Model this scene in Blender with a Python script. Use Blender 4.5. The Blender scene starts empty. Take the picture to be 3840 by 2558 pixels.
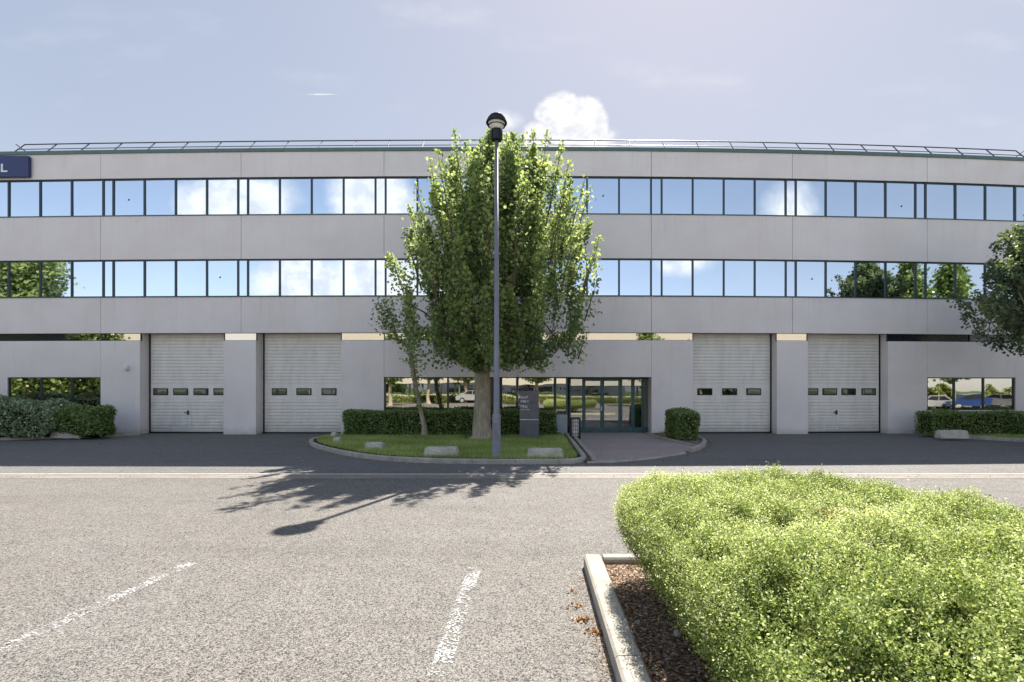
import bpy, bmesh, math, random
import numpy as np
from mathutils import Vector, Matrix
random.seed(7); rng = np.random.default_rng(7)
R = math.radians
scene = bpy.context.scene
COL = scene.collection

# ------------------------------------------------------------ camera, sky, sun
F, CX, CY, H = 2000.0, 2000.0, 1465.0, 1.75        # focal length and principal point in photo pixels, eye height
cam = bpy.data.objects.new('camera', bpy.data.cameras.new('camera')); COL.objects.link(cam)
cam.location = (0, 0, H); cam.rotation_euler = (R(90), 0, 0)
cam.data.sensor_width = 36; cam.data.lens = 36*F/3840
cam.data.shift_x = -(CX-1920)/3840; cam.data.shift_y = (CY-1279)/3840
cam.data.clip_end = 3000; cam.data.clip_start = .05
scene.camera = cam
SUNV = Vector((2.05, 6.46, 8.28)).normalized()
EL = math.asin(SUNV.z); AZ = math.atan2(SUNV.x, SUNV.y)
SKY_STRENGTH, SUN_STRENGTH = .15, 3.2
scene.view_settings.view_transform = 'Standard'; scene.view_settings.look = 'None'
scene.view_settings.exposure = 1.86; scene.view_settings.gamma = 1
w = bpy.data.worlds.new('World'); scene.world = w; w.use_nodes = True
NT = w.node_tree; NT.nodes.clear()
class G:
    """tiny node-graph helper"""
    def __init__(s, nt): s.nt = nt
    def n(s, typ, ins=None, **kw):
        nd = s.nt.nodes.new(typ)
        for k, v in kw.items(): setattr(nd, k, v)
        for k, v in (ins or {}).items():
            if isinstance(v, bpy.types.NodeSocket): s.nt.links.new(v, nd.inputs[k])
            else: nd.inputs[k].default_value = v
        return nd
    def m(s, op, a, b=0.0, c=0.0, clamp=False):
        return s.n('ShaderNodeMath', {0: a, 1: b, 2: c}, operation=op, use_clamp=clamp).outputs[0]
    def ss(s, v, lo, hi, a=0.0, b=1.0):
        return s.n('ShaderNodeMapRange', {'Value': v, 'From Min': lo, 'From Max': hi, 'To Min': a, 'To Max': b}, interpolation_type='SMOOTHSTEP').outputs[0]
    def mix(s, f, a, b, blend='MIX'):
        nd = s.n('ShaderNodeMix', data_type='RGBA', blend_type=blend)
        for i, v in ((0, f), (6, a), (7, b)):
            if isinstance(v, bpy.types.NodeSocket): s.nt.links.new(v, nd.inputs[i])
            else: nd.inputs[i].default_value = v if i == 0 else (*v[:3], 1)
        return nd.outputs[2]
    def ramp(s, v, stops):
        nd = s.n('ShaderNodeValToRGB', {'Fac': v}); cr = nd.color_ramp
        while len(cr.elements) < len(stops): cr.elements.new(.5)
        for e, (p, c) in zip(cr.elements, stops):
            e.position = p; e.color = (*c, 1) if len(c) == 3 else c
        return nd.outputs[0]
    def noise(s, vec, scale, detail=4, rough=.55, out='Fac', **kw):
        return s.n('ShaderNodeTexNoise', {'Vector': vec, 'Scale': scale, 'Detail': detail, 'Roughness': rough}, **kw).outputs[out]
g = G(NT)
sky = g.n('ShaderNodeTexSky', sky_type='NISHITA', sun_disc=False, sun_elevation=EL, sun_rotation=AZ, altitude=80, air_density=1.0, dust_density=.6, ozone_density=2.0)
tcn = g.n('ShaderNodeTexCoord'); dt = g.n('ShaderNodeVectorMath', {0: tcn.outputs['Generated'], 1: tuple(SUNV)}, operation='DOT_PRODUCT').outputs['Value']
kf = g.n('ShaderNodeMapRange', {'Value': dt, 'From Min': -.5, 'From Max': .6, 'To Min': .125, 'To Max': .49}).outputs[0]   # hazy, even sky round the sun
kv = g.n('ShaderNodeVectorMath', {0: (1, .96, .86), 'Scale': kf}, operation='SCALE').outputs[0]
den = g.n('ShaderNodeVectorMath', {0: sky.outputs[0], 1: kv, 2: (1, 1, 1)}, operation='MULTIPLY_ADD')
cmp_ = g.n('ShaderNodeVectorMath', {0: sky.outputs[0], 1: den.outputs[0]}, operation='DIVIDE')
tin = g.n('ShaderNodeVectorMath', {0: cmp_.outputs[0], 1: (.94, .90, .93)}, operation='MULTIPLY')
hs = g.n('ShaderNodeHueSaturation', {'Color': tin.outputs[0], 'Saturation': .88, 'Value': .90})
bg = g.n('ShaderNodeBackground', {'Color': hs.outputs[0], 'Strength': SKY_STRENGTH})
tc = g.n('ShaderNodeTexCoord'); D3 = tc.outputs['Generated']
sx = g.n('ShaderNodeSeparateXYZ', {0: D3})
ay = g.m('MAXIMUM', g.m('ABSOLUTE', sx.outputs[1]), .02)
U = g.m('DIVIDE', sx.outputs[0], ay); V = g.m('DIVIDE', sx.outputs[2], ay)
front = g.m('GREATER_THAN', sx.outputs[1], 0.0); back = g.m('SUBTRACT', 1.0, front)
uv = g.n('ShaderNodeCombineXYZ', {0: U, 1: V}).outputs[0]
n1 = g.noise(uv, 14, 6, .6); n2 = g.noise(uv, 5, 6, .6)
def blob(cx, cy, rx, ry, amp, nz, hard):
    dx = g.m('DIVIDE', g.m('SUBTRACT', U, cx), rx); dy = g.m('DIVIDE', g.m('SUBTRACT', V, cy), ry)
    d = g.m('SQRT', g.m('ADD', g.m('MULTIPLY', dx, dx), g.m('MULTIPLY', dy, dy)))
    d = g.m('ADD', d, g.m('MULTIPLY', g.m('SUBTRACT', nz, .5), amp))
    return g.ss(d, 1+hard, 1-hard)
fr = None
for a in [(.045, .522, .040, .040, 1.3, n1, .16), (.085, .50, .05, .045, 1.3, n1, .16), (.06, .475, .09, .035, 1.2, n1, .2), (.105, .487, .038, .028, 1.1, n1, .16), (-.05, .505, .022, .014, 1.6, n1, .9)]:
    b = blob(*a); fr = b if fr is None else g.m('MAXIMUM', fr, b)
bk = None
for a in [(-.60, .36, .13, .06, 1.3, n2, .25), (-.34, .36, .09, .07, 1.3, n2, .25), (-.47, .21, .10, .045, 1.5, n2, .35), (-.30, .215, .12, .06, 1.4, n2, .3),
          (-.10, .15, .25, .05, 1.5, n2, .5), (.35, .245, .05, .02, 2, n2, .6), (.62, .36, .05, .05, 2, n2, .6), (-.02, .19, .05, .03, 2, n2, .6)]:
    b = blob(*a); bk = b if bk is None else g.m('MAXIMUM', bk, b)
wisp = g.m('MULTIPLY', g.ss(g.noise(g.n('ShaderNodeMapping', {'Vector': uv, 'Scale': (1.0, 3.2, 1)}).outputs[0], 3.0, 5, .5), .52, .8), .22)
trail = blob(-.395, .5555, .022, .0012, 1.0, n1, .6)
haze_f = g.m('MULTIPLY', front, g.m('MAXIMUM', g.m('MAXIMUM', fr, wisp), trail))
cl = g.m('ADD', haze_f, g.m('MULTIPLY', back, g.m('MULTIPLY', bk, .95)), clamp=True)
shade = g.ss(g.noise(uv, 22, 5, .6), .35, .62)
ccol = g.mix(shade, (.74, .76, .82), (1.0, .99, .97))
bgc = g.n('ShaderNodeBackground', {'Color': ccol, 'Strength': g.m('ADD', .31, g.m('MULTIPLY', back, .18))})
wmix = g.n('ShaderNodeMixShader', {0: cl, 1: bg.outputs[0], 2: bgc.outputs[0]})
g.n('ShaderNodeOutputWorld', {0: wmix.outputs[0]})
sd = bpy.data.lights.new('sun', 'SUN'); sun = bpy.data.objects.new('sun', sd); COL.objects.link(sun)
sd.energy = SUN_STRENGTH; sd.angle = R(.5); sd.color = (1, .95, .87)
sun.rotation_euler = (-SUNV).to_track_quat('-Z', 'Y').to_euler()

# ------------------------------------------------------------ helpers
def gp(px, py, z=0.0):
    Z = F*(H-z)/(py-CY); return ((px-CX)*Z/F, Z, z)
def at(px, Z): return (px-CX)*Z/F
def zt(py, Z): return H + (CY-py)*Z/F
DF = 21.21                                            # distance of the facade
def bow(x): return (.0023 if x > 0 else .0009)*x*x    # the facade is very gently convex in plan
def fx(px, off=0.0):
    x = (px-CX)/F*DF
    for _ in range(20): x = (px-CX)/F*(DF+off+bow(x))
    return x
def fz(py): return H + (CY-py)*DF/F
ORG = {}
def tag(o, label=None, cat=None, group=None, kind=None):
    for k, v in (('label', label), ('category', cat), ('group', group), ('kind', kind)):
        if v: o[k] = v
    return o
def thing(name, loc, label, cat, group=None):
    o = bpy.data.objects.new(name, None); COL.objects.link(o); o.location = loc; ORG[o.name] = Vector(loc)
    return tag(o, label, cat, group)
def link(name, me, mats, parent=None):
    o = bpy.data.objects.new(name, me); COL.objects.link(o)
    for mt in (mats if isinstance(mats, (list, tuple)) else [mats]): me.materials.append(mt)
    if parent is not None:
        og = ORG[parent.name]; o.parent = parent; ORG[o.name] = og
        me.transform(Matrix.Translation(-og))
    else: ORG[o.name] = Vector((0, 0, 0))
    return o
class MB:
    def __init__(s): s.v = []; s.f = []; s.sm = []; s.mi = []; s.cm = 0
    def add(s, vs, fs, smooth=False):
        k = len(s.v); s.v += [tuple(p) for p in vs]
        for f in fs: s.f.append(tuple(i+k for i in f)); s.sm.append(smooth); s.mi.append(s.cm)
        return s
    def box(s, x0, x1, y0, y1, z0, z1, seg=1.6, ch=0.0):
        n = max(1, int(math.ceil((x1-x0)/seg))) if seg else 1
        if ch: return s.cbox(x0, x1, y0, y1, z0, z1, ch)
        vs = []; fs = []
        for i in range(n+1):
            x = x0+(x1-x0)*i/n
            vs += [(x, y0, z0), (x, y1, z0), (x, y1, z1), (x, y0, z1)]
        for i in range(n):
            a = 4*i; b = a+4
            fs += [(a, b, b+3, a+3)[::1], (a+1, a+2, b+2, b+1), (a+3, b+3, b+2, a+2), (a, a+1, b+1, b)]
        fs += [(0, 3, 2, 1), (4*n, 4*n+1, 4*n+2, 4*n+3)]
        return s.add(vs, fs)
    def cbox(s, x0, x1, y0, y1, z0, z1, c):
        bm = bmesh.new(); bmesh.ops.create_cube(bm, size=1)
        for v in bm.verts: v.co = Vector((x0+(v.co.x+.5)*(x1-x0), y0+(v.co.y+.5)*(y1-y0), z0+(v.co.z+.5)*(z1-z0)))
        bmesh.ops.bevel(bm, geom=bm.edges[:], offset=c, segments=2, affect='EDGES', profile=.6)
        bm.verts.index_update(); s.add([v.co[:] for v in bm.verts], [[v.index for v in f.verts] for f in bm.faces]); bm.free(); return s
    def prism(s, pts, y0, y1):          # polygon in x,z extruded along y
        n = len(pts); vs = [(x, y0, z) for x, z in pts]+[(x, y1, z) for x, z in pts]
        return s.add(vs, [tuple(range(n)), tuple(range(2*n-1, n-1, -1))]+[(i, i+n, (i+1) % n+n, (i+1) % n) for i in range(n)])
    def tube(s, pts, rad, n=8, cap=True):
        pts = [Vector(p) for p in pts]; rad = rad if isinstance(rad, (list, tuple)) else [rad]*len(pts)
        vs = []; fs = []; up = Vector((.13, .97, .2)); x = None
        for i, p in enumerate(pts):
            t = (pts[min(i+1, len(pts)-1)]-pts[max(i-1, 0)]).normalized()
            x = (t.orthogonal() if x is None else (x-t*x.dot(t))).normalized(); y = t.cross(x)
            for j in range(n):
                a = 2*math.pi*j/n; vs.append(p+(x*math.cos(a)+y*math.sin(a))*rad[i])
        for i in range(len(pts)-1):
            for j in range(n): fs.append((i*n+j, i*n+(j+1) % n, (i+1)*n+(j+1) % n, (i+1)*n+j))
        s.add(vs, fs, True)
        if cap: s.add([vs[j] for j in range(n)], [tuple(range(n))[::-1]]); s.add(vs[-n:], [tuple(range(n))])
        return s
    def lathe(s, prof, c, n=24):
        vs = []; fs = []
        for r, z in prof:
            for j in range(n):
                a = 2*math.pi*j/n; vs.append((c[0]+r*math.cos(a), c[1]+r*math.sin(a), c[2]+z))
        for i in range(len(prof)-1):
            for j in range(n): fs.append((i*n+j, i*n+(j+1) % n, (i+1)*n+(j+1) % n, (i+1)*n+j))
        fs += [tuple(range(n))[::-1], tuple(range((len(prof)-1)*n, len(prof)*n))]
        return s.add(vs, fs, True)
    def build(s, name, mat, parent=None, bend=False, fn=None):
        if bend: s.v = [(x, y+bow(x), z) for x, y, z in s.v]
        if fn: s.v = [fn(v) for v in s.v]
        me = bpy.data.meshes.new(name); me.from_pydata(s.v, [], s.f)
        me.polygons.foreach_set('use_smooth', s.sm); me.polygons.foreach_set('material_index', s.mi)
        me.validate(); me.update()
        return link(name, me, mat, parent)
def struct(o): o['kind'] = 'structure'; return o
def copy_tree(o, loc, rotz=0, label=None):
    r = o.copy(); COL.objects.link(r); r.location = loc; r.rotation_euler = (0, 0, rotz)
    if label: r['label'] = label
    def kids(a, b):
        for ch in list(a.children):
            if ch.name == b.name: continue
            c = ch.copy(); COL.objects.link(c); c.parent = b; kids(ch, c)
    kids(o, r); return r

# ------------------------------------------------------------ materials
def mat(name, base=(.5, .5, .5), rough=.6, metal=0, spec=.5, fn=None, coat=0):
    m = bpy.data.materials.new(name); m.use_nodes = True; nt = m.node_tree
    b = nt.nodes['Principled BSDF']; b.inputs['Base Color'].default_value = (*base, 1); b.inputs['Roughness'].default_value = rough
    b.inputs['Metallic'].default_value = metal; b.inputs['Specular IOR Level'].default_value = spec; b.inputs['Coat Weight'].default_value = coat
    if fn:
        q = G(nt); pos = q.n('ShaderNodeNewGeometry').outputs['Position']; fn(q, b, pos)
    else:
        q = G(nt); pos = q.n('ShaderNodeNewGeometry').outputs['Position']
        k = q.noise(pos, 6, 5); c = q.mix(q.ss(k, .3, .75), [x*.86 for x in base], [min(1, x*1.08) for x in base]); nt.links.new(c, b.inputs['Base Color'])
        nt.links.new(q.m('ADD', rough-.06, q.m('MULTIPLY', q.noise(pos, 25, 3), .12)), b.inputs['Roughness'])
    return m
def L(q, a, b): q.nt.links.new(a, b)
def bump(q, b, h, strength, dist):
    L(q, q.n('ShaderNodeBump', {'Height': h, 'Strength': strength, 'Distance': dist}).outputs[0], b.inputs['Normal'])
def asphalt(lo, hi, warm, tint=1.0):
    def f(q, b, pos):
        v = q.n('ShaderNodeTexVoronoi', {'Vector': pos, 'Scale': 125.0})
        v2 = q.n('ShaderNodeTexVoronoi', {'Vector': pos, 'Scale': 62.0})
        r = q.n('ShaderNodeSeparateColor', {0: v.outputs['Color']}).outputs[0]; r2 = q.n('ShaderNodeSeparateColor', {0: v2.outputs['Color']}).outputs[1]
        t = q.m('ADD', q.m('MULTIPLY', r, .72), q.m('MULTIPLY', r2, .28))
        gap = q.ss(v.outputs['Distance'], .0, .75)
        t = q.m('MULTIPLY', t, q.m('SUBTRACT', 1.15, q.m('MULTIPLY', gap, .55)))
        c = q.ramp(t, [(.10, [x*.3 for x in lo]), (.27, [x*1.15 for x in lo]), (.5, hi), (.9, [min(1, x*1.35) for x in hi])])
        big = q.noise(pos, .35, 5, .6); mid = q.noise(pos, 2.2, 4, .6)
        c = q.mix(q.ss(big, .35, .68, 0, .5), c, warm, 'MULTIPLY')
        c = q.mix(q.ss(mid, .3, .75, 0, .3), c, (.62, .62, .64), 'MULTIPLY')
        track = q.noise(q.n('ShaderNodeMapping', {'Vector': pos, 'Scale': (.08, .9, 1), 'Rotation': (0, 0, .06)}).outputs[0], 1.3, 4, .6)
        c = q.mix(q.ss(track, .48, .7, 0, .3), c, (.66, .65, .64), 'MULTIPLY')
        spot = q.noise(pos, 1.1, 3, .5); c = q.mix(q.ss(spot, .68, .78, 0, .45), c, (.45, .44, .44), 'MULTIPLY')
        L(q, c, b.inputs['Base Color']); bump(q, b, t, .4, .004)
    return f
M = {}
M['park'] = mat('parking_asphalt', rough=.85, spec=.25, fn=asphalt((.10, .094, .087), (.255, .238, .215), (.93, .90, .86)))
M['drive'] = mat('driveway_asphalt', rough=.8, spec=.3, fn=asphalt((.115, .11, .104), (.215, .205, .192), (.90, .86, .83)))
M['path'] = mat('entrance_path', rough=.8, spec=.2, fn=asphalt((.31, .25, .235), (.50, .415, .39), (.9, .87, .85)))
def f_line(q, b, pos):
    v = q.n('ShaderNodeTexVoronoi', {'Vector': pos, 'Scale': 85.0}); r = q.n('ShaderNodeSeparateColor', {0: v.outputs['Color']}).outputs[0]
    n = q.noise(pos, 3.0, 5, .65)
    worn = q.m('ADD', q.m('MULTIPLY', r, .5), q.m('MULTIPLY', n, .9)); k = q.ss(worn, .47, .62)
    L(q, q.mix(k, (.66, .65, .64), (.34, .33, .315)), b.inputs['Base Color'])
    a = q.n('ShaderNodeBsdfTransparent'); o = q.nt.nodes['Material Output']
    mx = q.n('ShaderNodeMixShader', {0: q.ss(worn, .46, .70), 1: b.outputs[0], 2: a.outputs[0]}); L(q, mx.outputs[0], o.inputs[0])
M['line'] = mat('worn_white_paint', rough=.7, fn=f_line)
def f_conc(q, b, pos):
    sx_ = q.n('ShaderNodeMapping', {'Vector': pos, 'Scale': (3.5, 3.5, .35)}).outputs[0]
    streak = q.noise(sx_, 1.0, 6, .65); n = q.noise(pos, .6, 5, .6); fine = q.noise(pos, 60, 3, .7)
    c = q.mix(q.ss(n, .3, .7), (.79, .715, .675), (.85, .78, .74))
    c = q.mix(q.ss(streak, .5, .8, 0, .2), c, (.70, .69, .68), 'MULTIPLY')
    c = q.mix(q.ss(fine, .3, .7, 0, .14), c, (.6, .6, .6), 'MULTIPLY')
    z = q.n('ShaderNodeSeparateXYZ', {0: pos}).outputs[2]
    dirt = q.m('MULTIPLY', q.ss(q.m('ADD', z, q.m('MULTIPLY', q.noise(pos, 3, 4), .35)), .52, .12), .6)   # splash dirt on the foot of the wall
    c = q.mix(dirt, c, (.47, .42, .30))
    drip = q.noise(q.n('ShaderNodeMapping', {'Vector': pos, 'Scale': (9, 9, .12)}).outputs[0], 1.0, 4, .6)
    for top in (11.28, 8.76, 5.49, 4.06):
        dm = q.m('MULTIPLY', q.ss(z, top-1.3, top, 0, 1), q.m('LESS_THAN', z, top+.02)); c = q.mix(q.m('MULTIPLY', dm, q.ss(drip, .56, .78, 0, .26)), c, (.36, .35, .34))
    spl = q.noise(q.n('ShaderNodeMapping', {'Vector': pos, 'Scale': (5, 5, .22)}).outputs[0], .55, 4, .5)
    c = q.mix(q.ss(spl, .68, .82, 0, .25), c, (.33, .32, .31))
    L(q, c, b.inputs['Base Color']); bump(q, b, fine, .25, .004)
M['conc'] = mat('facade_concrete', rough=.85, spec=.25, fn=f_conc)
def f_kerb(q, b, pos, m=1.0):
    n = q.noise(pos, 3, 6, .65); f = q.noise(pos, 120, 3, .7); moss = q.noise(pos, 9, 5, .6)
    c = q.mix(q.ss(n, .3, .7), [x*m for x in (.36, .335, .285)], [x*m for x in (.52, .48, .41)]); c = q.mix(q.ss(f, .35, .7, 0, .5), c, (.5, .5, .5), 'MULTIPLY')
    c = q.mix(q.ss(moss, .6, .75, 0, .5), c, (.13, .13, .09))
    L(q, c, b.inputs['Base Color']); bump(q, b, f, .5, .004)
M['kerb'] = mat('kerb_concrete', rough=.9, spec=.2, fn=f_kerb)
def f_edge(q, b, pos):
    n = q.noise(q.n('ShaderNodeMapping', {'Vector': pos, 'Scale': (.6, 4, 1)}).outputs[0], 2, 5); f = q.noise(pos, 90, 3, .7)
    c = q.mix(q.ss(n, .3, .7), (.20, .17, .14), (.29, .255, .215)); c = q.mix(q.ss(f, .3, .7, 0, .5), c, (.5, .5, .5), 'MULTIPLY'); L(q, c, b.inputs['Base Color'])
M['gutter'] = mat('gutter_concrete', rough=.85, fn=f_edge)
M['edging'] = mat('edging_concrete', (.44, .41, .37), .8)
def f_soil(q, b, pos):
    v = q.n('ShaderNodeTexVoronoi', {'Vector': pos, 'Scale': 60.0}); r = q.n('ShaderNodeSeparateColor', {0: v.outputs['Color']}).outputs[0]
    c = q.ramp(r, [(0, (.035, .022, .016)), (.45, (.17, .12, .09)), (.8, (.33, .25, .19)), (1, (.62, .52, .43))])
    c = q.mix(q.ss(q.noise(pos, 4, 4), .35, .7, 0, .5), c, (.5, .45, .42), 'MULTIPLY')
    L(q, c, b.inputs['Base Color']); bump(q, b, r, .8, .012)
M['soil'] = mat('mulch_soil', rough=.95, spec=.1, fn=f_soil)
M['turf'] = mat('turf', rough=.95, spec=.1, fn=lambda q, b, pos: L(q, q.ramp(q.noise(pos, 2.5, 6, .7), [(.35, (.045, .075, .02)), (.55, (.08, .12, .03)), (.72, (.17, .15, .07))]), b.inputs['Base Color']))
def f_glass(tint, rough=.015):
    def f(q, b, pos):
        n = q.noise(pos, .55, 2, .5)
        L(q, q.mix(n, tint, [x*.93 for x in tint]), b.inputs['Base Color'])
        bump(q, b, q.noise(pos, .9, 1, .5), .13, .02); b.inputs['Roughness'].default_value = rough
    return f
M['glass'] = mat('mirror_glass', metal=1, fn=f_glass((.60, .65, .70)))
M['glass2'] = mat('ground_floor_glass', metal=1, fn=f_glass((.56, .55, .50)))
M['glassw'] = mat('door_window_glass', metal=1, fn=f_glass((.24, .24, .22)))
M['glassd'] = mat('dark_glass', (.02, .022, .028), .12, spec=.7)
def f_clear(q, b, pos):
    o = q.nt.nodes['Material Output']; t = q.n('ShaderNodeBsdfTransparent', {0: (.72, .78, .76, 1)}); gl = q.n('ShaderNodeBsdfGlossy', {'Color': (.9, .9, .88, 1), 'Roughness': .01})
    mx = q.n('ShaderNodeMixShader', {0: .29, 1: t.outputs[0], 2: gl.outputs[0]}); L(q, mx.outputs[0], o.inputs[0])
M['clear'] = mat('door_glass', fn=f_clear)
M['frame'] = mat('dark_green_frame', (.014, .038, .044), .35, spec=.5)
M['frame2'] = mat('entrance_frame', (.05, .115, .12), .4)
M['trim'] = mat('roof_trim', (.10, .16, .14), .4)
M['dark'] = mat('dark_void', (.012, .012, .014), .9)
M['roof'] = mat('roof_gravel', (.2, .19, .18), .95)
def f_door(q, b, pos):
    n = q.noise(q.n('ShaderNodeMapping', {'Vector': pos, 'Scale': (2, 1, .5)}).outputs[0], 2, 5, .6)
    L(q, q.mix(q.ss(n, .35, .75), (.70, .66, .575), (.60, .565, .49)), b.inputs['Base Color']) if 0 else None
    zd = q.n('ShaderNodeSeparateXYZ', {0: pos}).outputs[2]; gr = q.m('MULTIPLY', q.ss(q.m('ADD', zd, q.m('MULTIPLY', q.noise(pos, 2.5, 5), .7)), .95, .3), .5)
    base = q.mix(q.ss(q.noise(q.n('ShaderNodeMapping', {'Vector': pos, 'Scale': (2, 1, .5)}).outputs[0], 2, 5, .6), .35, .75), (.81, .765, .70), (.70, .66, .60)); L(q, q.mix(gr, base, (.34, .31, .26)), b.inputs['Base Color'])
M['door'] = mat('roller_door_cream', rough=.45, fn=f_door)
M['rail'] = mat('railing_metal', (.05, .055, .065), .45, metal=.3)
M['navy'] = mat('navy_panel', (.018, .03, .12), .4)
M['white'] = mat('white_lettering', (.82, .82, .85), .5)
M['totem'] = mat('grey_totem', (.15, .145, .17), .42, metal=.2)
M['totem2'] = mat('grey_totem_base', (.13, .128, .16), .42, metal=.2)
M['pole'] = mat('painted_lamp_pole', (.20, .20, .225), .42, metal=.25, coat=.2)
M['black'] = mat('black_metal', (.012, .012, .014), .4, metal=.3)
M['lampglass'] = mat('frosted_lamp_glass', (.80, .78, .72), .12)
M['cream'] = mat('lobby_cream', (.55, .47, .35), .7)
M['brick'] = mat('lobby_floor_tile', (.35, .16, .09), .5)
M['liner'] = mat('white_bin_liner', (.9, .84, .84), .6)
M['red'] = mat('red_enamel', (.5, .012, .01), .3)
M['lowwall'] = mat('grey_blue_panel', (.42, .46, .50), .6)
M['opp'] = mat('cream_render', (.52, .47, .41), .9)
M['block'] = mat('weathered_block_stone', rough=.9, spec=.2, fn=lambda q, b, pos: f_kerb(q, b, pos, 1.3))
def f_bark(q, b, pos):
    n = q.noise(q.n('ShaderNodeMapping', {'Vector': pos, 'Scale': (9, 9, 2.0)}).outputs[0], 1.5, 7, .7); k = q.noise(pos, 1.6, 4)
    c = q.ramp(n, [(.3, (.22, .18, .14)), (.5, (.38, .32, .245)), (.7, (.52, .45, .35))]); c = q.mix(q.ss(k, .5, .7, 0, .5), c, (.20, .21, .13))
    L(q, c, b.inputs['Base Color']); bump(q, b, n, .7, .02)
M['bark'] = mat('bark', rough=.9, spec=.15, fn=f_bark)
M['twig'] = mat('twig', (.10, .07, .045), .9)
def leafmat(name, stops, trans, tw=.45, rough=.45, spec=.35):
    m = bpy.data.materials.new(name); m.use_nodes = True; nt = m.node_tree; q = G(nt); b = nt.nodes['Principled BSDF']
    at_ = q.n('ShaderNodeAttribute', attribute_name='tone').outputs['Fac']
    c = q.ramp(at_, stops); L(q, c, b.inputs['Base Color']); b.inputs['Roughness'].default_value = rough; b.inputs['Specular IOR Level'].default_value = spec
    t = q.n('ShaderNodeBsdfTranslucent', {'Color': q.mix(1.0, c, trans, 'MULTIPLY')})
    mx = q.n('ShaderNodeMixShader', {0: tw, 1: b.outputs[0], 2: t.outputs[0]}); L(q, mx.outputs[0], nt.nodes['Material Output'].inputs[0])
    return m
M['maple'] = leafmat('maple_leaf', [(0, (.08, .115, .06)), (.4, (.17, .225, .10)), (.72, (.30, .365, .14)), (1, (.42, .47, .21))], (1.8, 1.8, 1.3), .48, .55, .2)
M['maple_shaded'] = leafmat('maple_leaf_shaded', [(0, (.055, .085, .05)), (.45, (.12, .16, .09)), (.8, (.15, .20, .08)), (1, (.28, .32, .14))], (1.7, 1.7, 1.2), .35)  # darker copy of the maple leaf, shade put into its colour
M['boxleaf'] = leafmat('dark_hedge_leaf', [(0, (.05, .08, .025)), (.45, (.13, .19, .05)), (.8, (.28, .36, .12)), (1, (.6, .64, .38))], (2, 2, 1.2), .3, .3, .6)
M['laurel'] = leafmat('grey_green_shrub_leaf', [(0, (.06, .085, .035)), (.4, (.18, .235, .12)), (.75, (.38, .45, .27)), (1, (.70, .74, .58))], (1.8, 1.8, 1.2), .25, .28, .7)
M['lonicera'] = leafmat('bright_hedge_leaf', [(0, (.13, .06, .025)), (.05, (.20, .09, .035)), (.09, (.09, .15, .025)), (.34, (.12, .175, .04)), (.60, (.39, .47, .16)), (.83, (.68, .73, .40)), (1, (.90, .90, .70))], (1.4, 1.35, 1.0), .40, .6, .25)
M['grass'] = leafmat('grass_blade', [(0, (.17, .22, .06)), (.5, (.33, .41, .12)), (.85, (.48, .53, .2)), (1, (.62, .56, .34))], (1.8, 1.8, 1.1), .35)
M['litter'] = leafmat('dry_leaf', [(0, (.10, .05, .02)), (.5, (.30, .15, .05)), (.8, (.45, .27, .10)), (1, (.62, .5, .36))], (1.5, 1.3, 1), .2)
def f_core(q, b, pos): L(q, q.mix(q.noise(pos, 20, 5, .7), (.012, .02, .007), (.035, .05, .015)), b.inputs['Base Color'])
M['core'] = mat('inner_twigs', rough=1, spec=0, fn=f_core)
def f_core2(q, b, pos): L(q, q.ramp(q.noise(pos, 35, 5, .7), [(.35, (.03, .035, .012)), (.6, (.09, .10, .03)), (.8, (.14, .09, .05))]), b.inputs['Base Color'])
M['core2'] = mat('inner_twigs_warm', rough=1, spec=0, fn=f_core2)

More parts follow.
